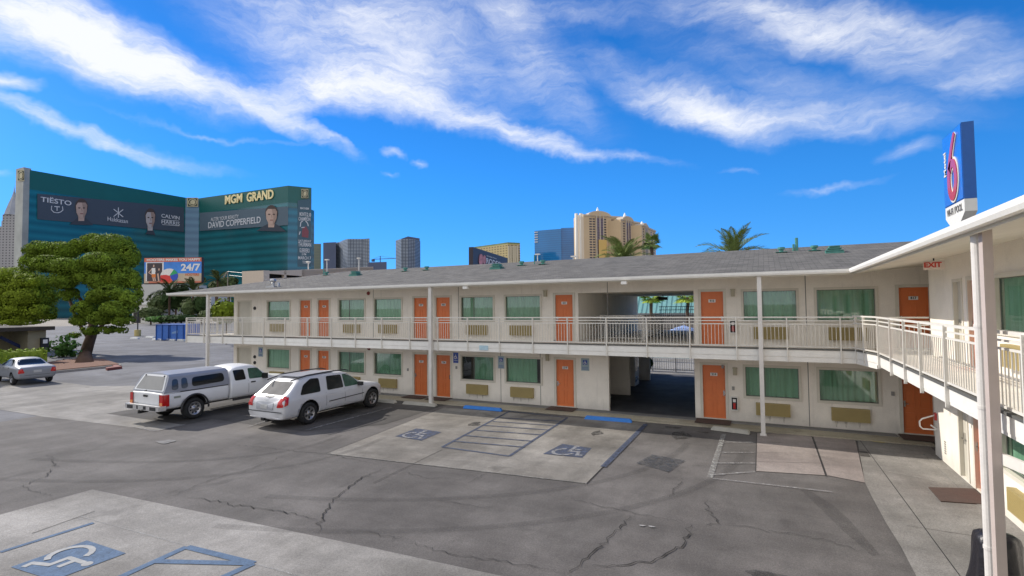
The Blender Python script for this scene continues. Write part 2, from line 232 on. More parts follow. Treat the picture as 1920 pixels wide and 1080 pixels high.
# ---------------------------------------------------------------- mesh helpers
OFF={}
class MB:
    def __init__(s): s.v=[]; s.f=[]; s.m=[]; s.uv={}
    def add(s,vs,fs,mi=0):
        o=len(s.v); s.v+=[tuple(p) for p in vs]
        for f in fs: s.f.append(tuple(i+o for i in f)); s.m.append(mi)
        return s
    def box(s,a,b,mi=0):
        x0,y0,z0=a; x1,y1,z1=b
        if x0>x1:x0,x1=x1,x0
        if y0>y1:y0,y1=y1,y0
        if z0>z1:z0,z1=z1,z0
        v=[(x0,y0,z0),(x1,y0,z0),(x1,y1,z0),(x0,y1,z0),(x0,y0,z1),(x1,y0,z1),(x1,y1,z1),(x0,y1,z1)]
        return s.add(v,[(0,3,2,1),(4,5,6,7),(0,1,5,4),(1,2,6,5),(2,3,7,6),(3,0,4,7)],mi)
    def bar(s,p,q,w,h,mi=0,up=(0,0,1)):
        p=Vector(p);q=Vector(q);d=(q-p).normalized();u=Vector(up)
        if abs(d.dot(u))>.99:u=Vector((0,1,0))
        r=d.cross(u).normalized();u=r.cross(d)
        v=[]
        for c in (p,q):
            for a,b in((-1,-1),(1,-1),(1,1),(-1,1)): v.append(c+r*a*w/2+u*b*h/2)
        return s.add(v,[(0,1,2,3),(7,6,5,4),(0,4,5,1),(1,5,6,2),(2,6,7,3),(3,7,4,0)],mi)
    def tube(s,pts,r,n=8,mi=0,caps=True):
        pts=[Vector(p) for p in pts]; rr=r if isinstance(r,(list,tuple)) else [r]*len(pts); rings=[]
        prev=None
        for i,p in enumerate(pts):
            d=(pts[min(i+1,len(pts)-1)]-pts[max(i-1,0)]).normalized()
            if prev is None:
                u=Vector((0,0,1)) if abs(d.z)<.9 else Vector((0,1,0)); a=d.cross(u).normalized()
            else: a=(prev-d*prev.dot(d)).normalized()
            prev=a; b=d.cross(a)
            rings.append([p+(a*math.cos(2*math.pi*k/n)+b*math.sin(2*math.pi*k/n))*rr[i] for k in range(n)])
        v=[q for g in rings for q in g]; f=[]
        for i in range(len(rings)-1):
            for k in range(n): f.append((i*n+k,i*n+(k+1)%n,(i+1)*n+(k+1)%n,(i+1)*n+k))
        if caps: f.append(tuple(range(n))[::-1]); f.append(tuple(range((len(rings)-1)*n,len(rings)*n)))
        return s.add(v,f,mi)
    def prism(s,poly,z0,z1,mi=0):      # poly: xy list, counter-clockwise
        n=len(poly); v=[(p[0],p[1],z0) for p in poly]+[(p[0],p[1],z1) for p in poly]
        f=[tuple(range(n))[::-1],tuple(range(n,2*n))]+[(i,(i+1)%n,n+(i+1)%n,n+i) for i in range(n)]
        return s.add(v,f,mi)
    def extrude(s,poly3,vec,mi=0):
        n=len(poly3); vec=Vector(vec); v=[Vector(p) for p in poly3]+[Vector(p)+vec for p in poly3]
        return s.add(v,[tuple(range(n)),tuple(range(n,2*n))[::-1]]+[(i,n+i,n+(i+1)%n,(i+1)%n) for i in range(n)],mi)
    def lathe(s,prof,c=(0,0,0),n=20,axis='z',mi=0):
        v=[];f=[]
        for r,h in prof:
            for k in range(n):
                a=2*math.pi*k/n; x,y=r*math.cos(a),r*math.sin(a)
                p=(x,y,h) if axis=='z' else ((h,x,y) if axis=='x' else (y,h,x)); v.append((p[0]+c[0],p[1]+c[1],p[2]+c[2]))
        for i in range(len(prof)-1):
            for k in range(n): f.append((i*n+k,i*n+(k+1)%n,(i+1)*n+(k+1)%n,(i+1)*n+k))
        return s.add(v,f,mi)
    def sheet(s,poly,z=None,mi=0):
        return s.add([(p[0],p[1],p[2] if z is None else z) for p in poly],[tuple(range(len(poly)))],mi)
    def mesh(s,name,mats,off=(0,0,0),smooth=False,recalc=False):
        me=bpy.data.meshes.new(name); o=Vector(off)
        me.from_pydata([(p[0]-o.x,p[1]-o.y,p[2]-o.z) for p in s.v],[],s.f)
        for m in (mats if isinstance(mats,(list,tuple)) else [mats]): me.materials.append(m)
        for p,i in zip(me.polygons,s.m): p.material_index=i; p.use_smooth=smooth
        if recalc:
            bm=bmesh.new(); bm.from_mesh(me); bmesh.ops.recalc_face_normals(bm,faces=bm.faces); bm.to_mesh(me); bm.free()
        me.update(); return me
    def build(s,name,mats,parent=None,smooth=False,recalc=False,**k):
        off=OFF.get(parent.name,(0,0,0)) if parent else (0,0,0)
        me=s.mesh(name,mats,off,smooth,recalc); return link(name,me,parent,off=off,**k)
def link(name,data,parent=None,loc=(0,0,0),rot=(0,0,0),off=(0,0,0),label=None,cat=None,group=None,kind=None):
    o=bpy.data.objects.new(name,data); col.objects.link(o); o.location=loc; o.rotation_euler=rot
    if parent: o.parent=parent
    OFF[o.name]=off
    if label:o['label']=label
    if cat:o['category']=cat
    if group:o['group']=group
    if kind:o['kind']=kind
    return o
def thing(name,label,cat,loc=(0,0,0),group=None,rotz=0,local=False):
    o=link(name,None,loc=loc,rot=(0,0,rotz),label=label,cat=cat,group=group); OFF[o.name]=(0,0,0) if local else tuple(loc); o.empty_display_size=.3; return o
def struct(name,mb,m,**k): return mb.build(name,m,kind='structure',**k)
def uvbox(me,sc=1.):               # u along the wall, v the height
    uv=me.uv_layers.new(name='UV')
    for p in me.polygons:
        n=p.normal
        t=Vector((-n.y,n.x,0)); t=t.normalized() if t.length>1e-4 else Vector((1,0,0)); w=n.cross(t) if abs(n.z)>.05 else Vector((0,0,1))
        for li in p.loop_indices:
            co=me.vertices[me.loops[li].vertex_index].co; uv.data[li].uv=(co.dot(t)*sc,co.dot(w)*sc)
def text(s,size,m,parent,pos,xdir,ydir,ext=.01,name='lettering',bold=0,align='CENTER',width=None,**k):
    cu=bpy.data.curves.new('t','FONT'); cu.body=s; cu.size=size; cu.extrude=ext; cu.offset=bold; cu.align_x=align; cu.align_y='CENTER'; cu.resolution_u=3
    o=bpy.data.objects.new('t',cu); me=bpy.data.meshes.new_from_object(o); bpy.data.objects.remove(o)
    xs=[v.co.x for v in me.vertices]
    if width and xs:
        f=width/(max(xs)-min(xs))
        for v in me.vertices: v.co.x*=f
    x=Vector(xdir).normalized(); y=Vector(ydir).normalized(); n=x.cross(y); off=Vector(OFF.get(parent.name,(0,0,0))) if parent else Vector()
    me.transform(Matrix(((x.x,y.x,n.x,pos[0]-off.x),(x.y,y.y,n.y,pos[1]-off.y),(x.z,y.z,n.z,pos[2]-off.z),(0,0,0,1))))
    me.materials.clear(); me.materials.append(m)
    return link(name,me,parent,off=tuple(off),**k)
def disc(c,r,x,y,n=20,r2=None):
    c=Vector(c);x=Vector(x);y=Vector(y); return [c+x*r*math.cos(2*math.pi*i/n)+y*(r2 or r)*math.sin(2*math.pi*i/n) for i in range(n)]
# ================================================================ ground
def sheet_px(name,pts,m,z,world=None):
    P=[G(*p,z) for p in pts] if world is None else [(p[0],p[1],z) for p in world]
    b=MB(); b.sheet(P)
    me=b.mesh(name,m)
    if me.polygons[0].normal.z<0: me.flip_normals()
    return link(name,me,kind='structure')
g=MB(); g.sheet([(-3500,-3500,-.10),(3500,-3500,-.10),(3500,3500,-.10),(-3500,3500,-.10)]); struct('ground',g,desert)
L0=GZ
sheet_px('asphalt_lot',None,asphalt,L0-.012,world=[(-25,-14),(4.2,-14),(4.2,18.3),(-25,18.3)])
sheet_px('far_parking_lot',None,asphalt_far,L0-.016,world=[(-175,-60),(-24,-60),(-24,40),(-26,112),(-175,112)])
sheet_px('concrete_lane',None,concrete_light,L0-.008,world=[(-62,9.9),(-24.6,9.9),(-18.2,10.35),(-18.4,17.3),(-27.5,17.3),(-32,15.0),(-62,16.2)])
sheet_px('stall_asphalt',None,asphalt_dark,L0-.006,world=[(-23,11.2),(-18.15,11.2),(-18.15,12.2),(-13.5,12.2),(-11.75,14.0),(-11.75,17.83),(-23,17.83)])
sheet_px('accessible_pad',[(832,764),(1212,793),(1100,906),(612,850)],concrete,L0)
sheet_px('pink_slab',[(1419,812),(1521,815),(1547,891),(1417,883)],concrete_pink,L0)
sheet_px('beige_slab',[(1524,815),(1603,822),(1622,905),(1551,891)],concrete_pink,L0)
sheet_px('apron_concrete',None,concrete_light,L0+.001,world=[tuple(G(1607,822)[:2]),(3.95,18.3),(3.95,-14),(1.72,-14)]+[tuple(G(*q)[:2]) for q in ((1718,1080),(1690,1026),(1662,981),(1634,930),(1622,905))])
sheet_px('foreground_pad',None,concrete_light,L0,world=[(-13.85,-14),(-1.5,-14),(-1.5,6.95),(-6,6.75),(-13.5,6.33)])
# walkway strip in front of the rooms
w=MB(); w.box((-29,17.98,-.3),(4.1,18.62,.001)); w.box((-29,17.84,-.3),(4.1,17.975,.006)); struct('walkway',w,walk_con)
w=MB(); w.box((-27,18.62,-.3),(3.4,19.0,.02)); struct('plinth_strip',w,plinth)
w=MB(); w.box((3.60,16.9,-.3),(3.87,-14,-.01)); struct('walkway',w,concrete_light)
# seams and cracks
def line_px(name,segs,wd,m,z):
    b=MB()
    for i_,(p,q) in enumerate(segs):
        a=G(*p,z+.0012*i_/2); c=G(*q,z+.0012*i_/2); d=(c-a).normalized(); n=Vector((-d.y,d.x,0))*wd/2; b.sheet([a-n,c-n,c+n,a+n])
    return struct(name,b,m)
line_px('joint',[((1610,822),(1801,1081)),((1417,884),(1419,812)),((1521,815),(1549,893)),((1100,906),(1212,793)),((612,850),(832,764)),((60,1000),(178,958)),((700,905),(829,843))],.014,crackm,L0+.004)
line_px('joint',[((1420,829),(1527,831)),((1418,848),(1533,850)),((1418,865),(1540,868)),((1640,880),(1764,905)),((1700,985),(1860,1010))],.012,mat('joint_soft',(.12,.11,.1),1),L0+.004)
line_px('edge_seam',[((150,968),(340,1020)),((340,1020),(600,1090))],.03,markwhite,L0+.006)
line_px('edge_seam',[((612,850),(1100,906))],.03,markwhite,L0+.006)
def crack_px(pts,wd=.022):
    b=MB(); prev=None
    P=[G(*p,L0+.005) for p in pts]; Q=[]
    for i in range(len(P)-1):
        n=max(2,int((P[i+1]-P[i]).length/.09))
        for k in range(n):
            t=k/n; p=P[i].lerp(P[i+1],t); j=.035 if 0<k<n else .02
            Q.append(p+Vector((random.gauss(0,j),random.gauss(0,j),0)))
    Q.append(P[-1]); N=len(Q); le=[];ri=[]
    for i,p in enumerate(Q):
        d=(Q[min(i+1,N-1)]-Q[max(i-1,0)]); d.normalize(); n=Vector((-d.y,d.x,0)); ww=.55*wd*(.35+random.random()*.9)*min(1,4*min(i,N-1-i)/N+.15)
        le.append(p-n*ww/2); ri.append(p+n*ww/2)
    for i in range(N-1): b.sheet([le[i],le[i+1],ri[i+1],ri[i]])
    return b
cr=[([(724,875),(670,900),(640,925),(615,948),(605,975),(596,1000)],.05),([(595,975),(540,960),(470,950),(410,940),(352,930)],.035),([(296,940),(340,922),(400,898),(470,878),(555,846)],.024),
    ([(425,832),(490,838),(550,846),(620,850),(660,860),(700,868),(724,872)],.024),([(1180,965),(1165,985),(1140,1010),(1110,1035),(1085,1060),(1060,1080)],.045),([(1297,982),(1290,1005),(1262,1030),(1225,1050),(1160,1060),(1110,1062)],.05),
    ([(1297,982),(1320,984),(1348,982),(1340,970),(1322,955),(1325,935)],.03),([(1060,930),(1120,948),(1180,958),(1240,972),(1297,980)],.024),([(1280,895),(1268,915),(1255,932)],.03),([(1348,984),(1400,988),(1480,1000),(1540,1010),(1640,1040)],.022),
    ([(0,925),(40,912),(90,890),(105,872),(88,850)],.035),([(660,895),(700,893),(760,885),(800,896),(850,895)],.018),([(820,938),(870,946),(930,952)],.018),([(915,885),(890,898),(875,905)],.02),([(640,990),(700,1000),(750,1010),(760,1005)],.022),
    ([(750,1010),(800,1025),(850,1040),(930,1050),(1000,1062),(1060,1072)],.022),([(45,907),(60,920),(110,930)],.018)]
allc=MB()
for p,wd in cr:
    c=crack_px(p,wd); allc.add(c.v,c.f)
struct('asphalt_cracks',allc,crackm)
# stains with a shape of their own
def blot_px(pts,name,m,z,rx=1,ry=1):
    b=MB()
    for (x,y,a,bb) in pts:
        c=G(x,y,z); n=26; ph=[random.random()*6 for _ in range(3)]
        b.sheet([(c.x+a*math.cos(t)*(1+.2*math.sin(2*t+ph[0])+.13*math.sin(5*t+ph[1])),c.y+bb*math.sin(t)*(1+.2*math.sin(3*t+ph[1])+.1*math.sin(7*t+ph[2])),z) for t in [i*2*math.pi/n for i in range(n)]])
    return struct(name,b,m)
oil=worn('oil_stain',(.045,.042,.04),.5,3); oil_=mat('oil_x',(.06,.057,.055),.8,var=.3,scale=9)
blot_px([(1277,816,.25,.5),(640,775,.3,.5),(1120,812,.15,.3),(890,795,.2,.3),(1465,1090,.5,.2),(1262,801,.3,.12),(1318,810,.2,.1)],'oil_stain',oil,L0+.0035)
blot_px([(310,828,.30,.2)],'pale_stain',mat('pale_stain',(.17,.165,.16),.9,var=.3,scale=6),L0+.0035)
sheet_px('tar_seal',[(1499,917),(1511,916),(1557,943),(1590,972),(1650,1040),(1636,1043),(1575,990),(1540,955)],worn('tar_seal_paint',(.062,.058,.056),.2,4),L0+.002)
blot_px([(1204,985,.05,.03),(1222,987,.05,.03)],'pale_litter_stain',mat('pale_specks',(.30,.29,.28),.9),L0+.0045)
tyre=worn('tyre_mark',(.055,.052,.05),.10,5)
def arc_marks(ctrl,wd=.2,gap=1.5):
    C_=[G(*p,L0+.0028) for p in ctrl]; P=[]
    for i in range(25):
        t=i/24; q=(1-t)**3*C_[0]+3*t*(1-t)**2*C_[1]+3*t*t*(1-t)*C_[2]+t**3*C_[3]; P.append(q)
    b=MB()
    for o_ in (0,gap):
        for i in range(24):
            d=(P[i+1]-P[i]).normalized(); n=Vector((-d.y,d.x,0)); d2=(P[min(i+2,24)]-P[min(i+1,23)]).normalized(); n2=Vector((-d2.y,d2.x,0)) if i<23 else n
            b.sheet([P[i]+n*(o_-wd/2),P[i+1]+n2*(o_-wd/2),P[i+1]+n2*(o_+wd/2),P[i]+n*(o_+wd/2)])
    struct('tyre_marks',b,tyre)
arc_marks([(640,815),(560,850),(400,880),(60,860)]); arc_marks([(1290,830),(1230,900),(1000,960),(500,930)])
# painted markings
mk=L0+.008
line_px('parking_line',[((735,763),(575,806)),((545,775),(465,800)),((350,795),(290,808)),((250,800),(290,808))],.09,markfaint,mk)
line_px('parking_line',[((1357,814),(1331,895)),],.13,markwhite,mk)
line_px('parking_line',[((1352,829),(1418,829)),((1347,848),(1416,848)),((1342,868),(1416,868)),((1336,890),(1416,884)),((1331,896),(1500,915)),((1500,915),(1560,922))],.07,markfaint,mk)
line_px('aisle_hatching',[((957,770),(829,838)),((1064,783),(955,855)),((829,838),(955,855)),((955,771),(1064,783)),((938,783),(1056,790)),((924,790),(1045,798)),((905,797),(1030,806)),((888,806),(1015,815)),((868,816),(1000,827)),((850,827),(984,838))],.09,markblue,mk)
line_px('blue_stall_line',[((1211,795),(1131,875))],.15,markblue,mk+.003)
line_px('blue_stall_line',[((0,1035),(175,980))],.1,markblue2,mk)
line_px('aisle_hatching',[((220,1084),(350,1025)),((350,1025),(475,1056)),((475,1056),(400,1090)),((292,1052),(475,1056))],.13,markblue2,mk)
# wheelchair symbols: blue square and pale figure
def wheelchair(b,o,ux,uy,s,wd,z,mi=0):
    st=[0]; nz=Vector(ux).cross(Vector(uy)).normalized()
    def P(x,y): p=Vector(o)+Vector(ux)*x*s+Vector(uy)*y*s; return Vector((p.x,p.y,z+st[0]*.0003)) if z is not None else p+nz*st[0]*.0002
    def stroke(pts):
        for i in range(len(pts)-1):
            a,c=Vector(pts[i]),Vector(pts[i+1]); d=(c-a).normalized(); n=Vector((-d.y,d.x))*wd/2; a=a-d*wd*.3; c=c+d*wd*.3
            st[0]+=1; b.sheet([P(*(a-n)),P(*(c-n)),P(*(c+n)),P(*(a+n))],mi=mi)
    b.sheet([P(.46+.075*math.cos(t),.86+.075*math.sin(t)) for t in [i*math.pi/6 for i in range(12)]],mi=mi)
    stroke([(.46,.76),(.47,.42),(.72,.42),(.80,.14),(.90,.16)]); stroke([(.47,.60),(.68,.60)])
    stroke([(.40+.27*math.cos(t),.32+.27*math.sin(t)) for t in [R(a) for a in range(110,345,15)]])
def pavesym(name,corners,m,mw,flip=False):
    A,B,C,D=[G(*c,mk) for c in corners]   # A origin, B along +x, D along +y of the symbol
    b=MB(); b.sheet([A,B,C,D]); o=b.build(name,[m],kind='structure')
    if o.data.polygons[0].normal.z<0: o.data.flip_normals()
    w=MB(); ux=(B-A);uy=(D-A); s=1; 
    wheelchair(w,A,ux,uy,s,.085,mk+.004); q=w.build(name.replace('square','figure'),[mw],kind='structure')
palefig=worn('pale_figure_paint',(.25,.25,.26),.6)
pavesym('accessible_square',[(741,818),(790,826),(828,810),(781,803)],markblue,palefig)
pavesym('accessible_square',[(1018,851),(1092,858),(1109,840),(1054,832)],markblue,palefig)
pavesym('accessible_square',[(163,1013),(20,1063),(100,1088),(236,1037)],markblue2,mat('pale_figure_paint_near',(.36,.36,.35),.9,var=.15,scale=8))
b=MB(); b.sheet([G(*p,mk-.002) for p in [(1193,868),(1254,885),(1284,863),(1222,852)]]); struct('dark_patch',b,worn('worn_blue_patch',(.055,.06,.07),.45))
b=MB(); b.box((3.2,13.0,-.08),(3.3,13.1,-.079)); 
blot_px([(1644,827,.22,.12)],'yellow_mark',mat('yellow_spot',(.45,.38,.12),.9,var=.2),mk)
b=MB(); b.box(tuple(G(1608,846)),tuple(G(1632,856,L0+.012))); struct('drain_cover',b,mat('drain',(.06,.055,.05),.8))
# ================================================================ motel
WALL=19.03; WX_R=3.87; F2=2.55; SOF=4.76; WTOP=5.06; EAVE=4.90; RAILY=17.55; RAILX=2.6; EY=17.4; EX=2.3; XL=-26.5; XEL=-29.7; BACK=29.4; RIDGE=24.0; RZ=6.22
motel=thing('motel_building','two storey cream motel with orange doors, green curtains, grey shingle roof and white balcony','motel',(0,19,0))
def wall_y(b,y,x0,x1,z0,z1,holes,depth=.13,face=-1):
    xs=sorted({x0,x1}|{h[0] for h in holes}|{h[1] for h in holes}); zs=sorted({z0,z1}|{h[2] for h in holes}|{h[3] for h in holes})
    for i in range(len(xs)-1):
        for j in range(len(zs)-1):
            cx,cz=(xs[i]+xs[i+1])/2,(zs[j]+zs[j+1])/2
            if any(h[0]<cx<h[1] and h[2]<cz<h[3] for h in holes): continue
            b.sheet([(xs[i],y,zs[j]),(xs[i+1],y,zs[j]),(xs[i+1],y,zs[j+1]),(xs[i],y,zs[j+1])])
    for (a,c,e,f) in holes:
        y2=y+depth
        b.sheet([(a,y,e),(a,y2,e),(a,y2,f),(a,y,f)]); b.sheet([(c,y,e),(c,y,f),(c,y2,f),(c,y2,e)]); b.sheet([(a,y,f),(a,y2,f),(c,y2,f),(c,y,f)]); b.sheet([(a,y,e),(c,y,e),(c,y2,e),(a,y2,e)])
def rot_r(b):    # facade along X turned into the right wing's facade along Y: local x -> -Y, local depth -> +X
    b.v=[(WX_R+p[1],-p[0],p[2]) for p in b.v]; return b
DX=[(-21.41,-20.62),(-20.15,-19.35),(-14.26,-13.48),(-13.04,-12.30),(-7.45,-6.64),(-2.04,-1.23),(3.57,4.38)]
WXs=[(-23.80,-22.12),(-18.74,-17.12),(-16.52,-14.93),(-11.74,-10.18),(-9.60,-8.05),(-.65,.92),(1.48,3.03)]
UD=[(-26.2,-25.1)]
DU=(F2,4.39); DL=(.03,1.88); WU=(3.38,4.36); WL=(.86,1.84)
holes=[]
for a,c in DX+UD: holes+=[(a,c,*DU),(a,c,*DL)]
for a,c in WXs: holes+=[(a,c,*WU),(a,c,*WL)]
holesL=[h for h in holes if h[1]<-5.31]; holesR=[h for h in holes if h[0]>-2.3]
b=MB()
wall_y(b,WALL,XL,-6.46,F2-.35,WTOP,[h for h in holesL if h[2]>2]); wall_y(b,WALL,-2.23,4.95,F2-.35,WTOP,[h for h in holesR if h[2]>2])
wall_y(b,WALL,-6.46,-2.23,4.43,WTOP,[])
wall_y(b,WALL,XL,-5.31,-.3,F2-.35,[h for h in holesL if h[2]<2]); wall_y(b,WALL,-2.26,4.95,-.3,F2-.35,[h for h in holesR if h[2]<2])
# ends, back, breezeway sides
b.box((XL,WALL+.003,-.3),(XL+.15,BACK,WTOP)); b.box((-6.46-.15,WALL+.001,F2),(-6.46,BACK,WTOP)); b.box((-2.23,WALL+.001,F2),(-2.08,BACK,WTOP))
b.box((-2.26,WALL+.001,-.3),(-2.11,BACK,F2-.35)); b.box((XL+.15,BACK-.2,-.3),(-6.5,BACK,WTOP)); b.box((-2.08,BACK-.2,-.3),(14,BACK,WTOP))
b.box((-5.46,WALL+.001,-.3),(-5.31,WALL+.16,F2-.35)); b.box((-9.2,22.7,-.3),(-5.4,22.85,F2-.35)); b.box((-9.2,WALL+.2,-.3),(-9.05,22.7,F2-.35)); b.box((-6.6,27.6,-.3),(-5.5,27.75,F2-.35)); b.box((-7.6,22.85,-.3),(-7.45,BACK,F2-.35))
b.box((4.95,WALL-2.09,-.3),(5.1,WALL,WTOP))
main_wall=b.build('wall',[stucco],motel)
b=MB(); b.box((XL+.15,WALL+.35,-.2),(-5.6,WALL+.4,F2-.4)); b.box((XL+.15,WALL+.35,F2),(-6.7,WALL+.4,SOF)); b.box((-2.0,WALL+.35,-.2),(4.9,WALL+.4,SOF)); b.build('room_back',[darkroom],motel)
b=MB(); b.box((-6.46,WALL+.3,4.43),(-2.23,BACK,4.55)); b.build('ceiling',[soffit],motel)
# right wing facade (local x = -Y)
RW_D=[(-14.18,-13.50)]; RW_U=[(-15.0,-14.42)]; RW_W=[(-12.62,-10.2),(-7.5,-5.2),(-2,0)]
RD2=[(-14.05,-13.30)]
b=MB(); hr=[]
for a,c in RD2+RW_U: hr+=[(a,c,*DU),(a,c,*DL)]
for a,c in RW_W: hr+=[(a,c,*WU),(a,c,*WL)]
wall_y(b,0,-16.94,14,-.3,WTOP,hr); rot_r(b); b.box((WX_R+.001,16.94,-.3),(5.1,16.93,WTOP)); b.build('wall',[stucco],motel)
b=MB(); b.box((WX_R+.35,16.8,-.2),(WX_R+.4,-14,SOF)); b.box((14,-14,-.3),(14.2,BACK,SOF)); b.build('room_back',[darkroom],motel)
# shared part meshes (local: x along the wall, -y outward, origin at the middle of the bottom edge)
def door_meshes(w,h):
    out={}
    b=MB(); b.box((-w/2+.04,.05,0.02),(w/2-.04,.09,h-.04))
    pw=(w-.08)/2-.10
    for sx in (-1,1):
        for z0,z1 in ((.12,.62),(.74,1.32),(1.42,h-.14)):
            cx=sx*(w-.08)/4; fr=.028
            for (a0,a1,c0,c1) in ((cx-pw/2,cx+pw/2,z0,z0+fr),(cx-pw/2,cx+pw/2,z1-fr,z1),(cx-pw/2,cx-pw/2+fr,z0,z1),(cx+pw/2-fr,cx+pw/2,z0,z1)): b.box((a0,.036,c0),(a1,.051,c1))
    out['leaf']=b.mesh('door',orange)
    b=MB(); f=.05; b.box((-w/2-f,-.025,0),(-w/2+.04,.12,h+f)); b.box((w/2-.04,-.025,0),(w/2+f,.12,h+f)); b.box((-w/2+.04,-.024,h-.04),(w/2-.04,.119,h+f)); b.box((-w/2+.04,-.01,-.01),(w/2-.04,.12,.02))
    out['frame']=b.mesh('frame',stucco2)
    b=MB(); b.box((-.025,.028,-.09),(.025,.05,.09)); b.bar((0,.012,.0),(.1,.012,.0),.02,.02); b.bar((0,.012,0),(0,.04,0),.022,.022); out['handle']=b.mesh('handle',chrome)
    return out
dm=door_meshes(.80,1.86); dmr=door_meshes(.75,1.86)
def place(loc,rot,p): c,s=math.cos(rot),math.sin(rot); return (loc[0]+p[0]*c-p[1]*s,loc[1]+p[0]*s+p[1]*c,loc[2]+p[2])
MO=Vector((0,19,0))
def rel(p): return tuple(Vector(p)-MO)
platem=mat('number_plate',(.75,.73,.70),.5,var=.03)
def add_door(cx,z,rot,num,hs,meshes=dm,ypl=WALL):
    base=(cx,ypl,z) if rot==0 else (WX_R,cx,z)
    d=link('door',meshes['leaf'],motel,loc=rel(base),rot=(0,0,rot),off=(0,0,0)); 
    link('frame',meshes['frame'],d); link('handle',meshes['handle'],d,loc=(hs*.31,0,.88))
    b=MB(); b.box((-.115,.034,1.45),(.115,.0415,1.555)); pl=b.build('number_plate',[platem],None); pl.parent=d
    t=text(num,.10,black,None,(0,.0335,1.503),(1,0,0),(0,0,1),ext=.002,name='room_number',bold=.003); t.parent=pl
    return d
nums_u=['442','441','437','436','431','416','417']; nums_l=['242','241','237','236','219','214','217']
hs=[1,-1,1,-1,-1,1,-1]; hsl=[1,-1,-1,1,-1,1,-1]
for (a,c),nu,nl,h,h2 in zip(DX,nums_u,nums_l,hs,hsl):
    add_door((a+c)/2,F2,0,nu,h); add_door((a+c)/2,.03,0,nl,h2)
for a,c in RD2:
    add_door(-(a+c)/2,F2,R(-90),'413',-1,dmr); add_door(-(a+c)/2,.03,R(-90),'213',-1,dmr)
beige=mat('beige_door_paint',(.55,.52,.44),.5,var=.05)
def util_door(base,rot,w,h=1.84):
    b=MB(); b.box((-w/2+.03,.06,.01),(w/2-.03,.1,h-.02)); d=b.build('utility_door',[beige],None); d.parent=motel; d.location=rel(base); d.rotation_euler=(0,0,rot)
    b=MB(); b.box((-w/2-.04,-.02,0),(-w/2+.03,.11,h+.05)); b.box((w/2-.03,-.02,0),(w/2+.04,.11,h+.05)); b.box((-w/2+.03,-.019,h-.02),(w/2-.03,.109,h+.05)); f=b.build('frame',[stucco2],None); f.parent=d
    b=MB(); b.box((-.03,.03,-.12),(.03,.062,.12)); b.bar((0,.0,0),(.1,.0,0),.02,.02); b.bar((0,0,0),(0,.04,0),.02,.02); f=b.build('handle',[chrome],None); f.parent=d; f.location=(-w/2+.14,0,.86)
for z in (F2,.03): util_door((-25.65,WALL,z),0,1.1); util_door((WX_R,14.71,z),R(-90),.56)
# windows
def curtain(w,h,x0,x1,seed,n=110):
    r=random.Random(seed); v=[];f=[]; ph=[r.random()*6 for _ in range(4)]
    for i in range(n+1):
        x=x0+(x1-x0)*i/n; y=.135+.02*math.sin(x*38+ph[0]+1.5*math.sin(x*6+ph[1]))+.012*math.sin(x*21+ph[2])
        v+=[(x,y,0.02),(x,y+.012*math.sin(x*11+ph[3]),h)]
    for i in range(n): f.append((2*i,2*i+2,2*i+3,2*i+1))
    b=MB(); b.add(v,f); return b.mesh('curtain',greenc,smooth=True)
wcache={}
def add_window(cx,z,rot,w,h,k,left=0,right=0,label=None):
    base=(cx,WALL,z) if rot==0 else (WX_R,cx,z)
    b=MB(); t=.07; e_=.006; b.box((-w/2-t,-.03,-t),(-w/2+e_,.05,h+t)); b.box((w/2-e_,-.03,-t),(w/2+t,.05,h+t)); b.box((-w/2+e_,-.029,h-e_),(w/2-e_,.05,h+t)); b.box((-w/2+e_,-.035,-t),(w/2-e_,.05,e_))
    fr=b.build('window',[stucco2],None); fr.parent=motel; fr.location=rel(base); fr.rotation_euler=(0,0,rot)
    if label: fr['label']=label
    b=MB(); s=.022; dk=mm('grey_aluminium',(.17,.18,.16),.45,metal=.3); b.box((-w/2,.06,0),(w/2,.09,s)); b.box((-w/2,.06,h-s),(w/2,.09,h)); b.box((-w/2,.061,s),(-w/2+s,.089,h-s)); b.box((w/2-s,.061,s),(w/2,.089,h-s)); 
    if left or k%2: b.box((-w*.13 if not left else -w/2+left*w,.062,s),(-w*.13+s if not left else -w/2+left*w+s,.088,h-s))
    o=b.build('frame',[dk],None); o.parent=fr
    b=MB(); b.box((-w/2+s,.07,s),(w/2-s,.074,h-s)); o=b.build('pane',[glass],None); o.parent=fr
    o=link('curtain',curtain(w,h,-w/2+left*w-(.0 if left else .25),w/2-right*w+(.0 if right else .1),k),fr)
for i,(a,c) in enumerate(WXs):
    add_window((a+c)/2,WU[0],0,c-a,WU[1]-WU[0],i)
    add_window((a+c)/2,WL[0],0,c-a,WL[1]-WL[0],i+20,left=.36 if i==3 else 0,right=.15 if i==4 else 0,label='window with the curtain drawn back at one side' if i in(3,4) else None)
for i,(a,c) in enumerate(RW_W):
    for z0,z1 in (WU,WL): add_window(-(a+c)/2,z0,R(-90),c-a,z1-z0,40+i+int(z0*3),left=.0)
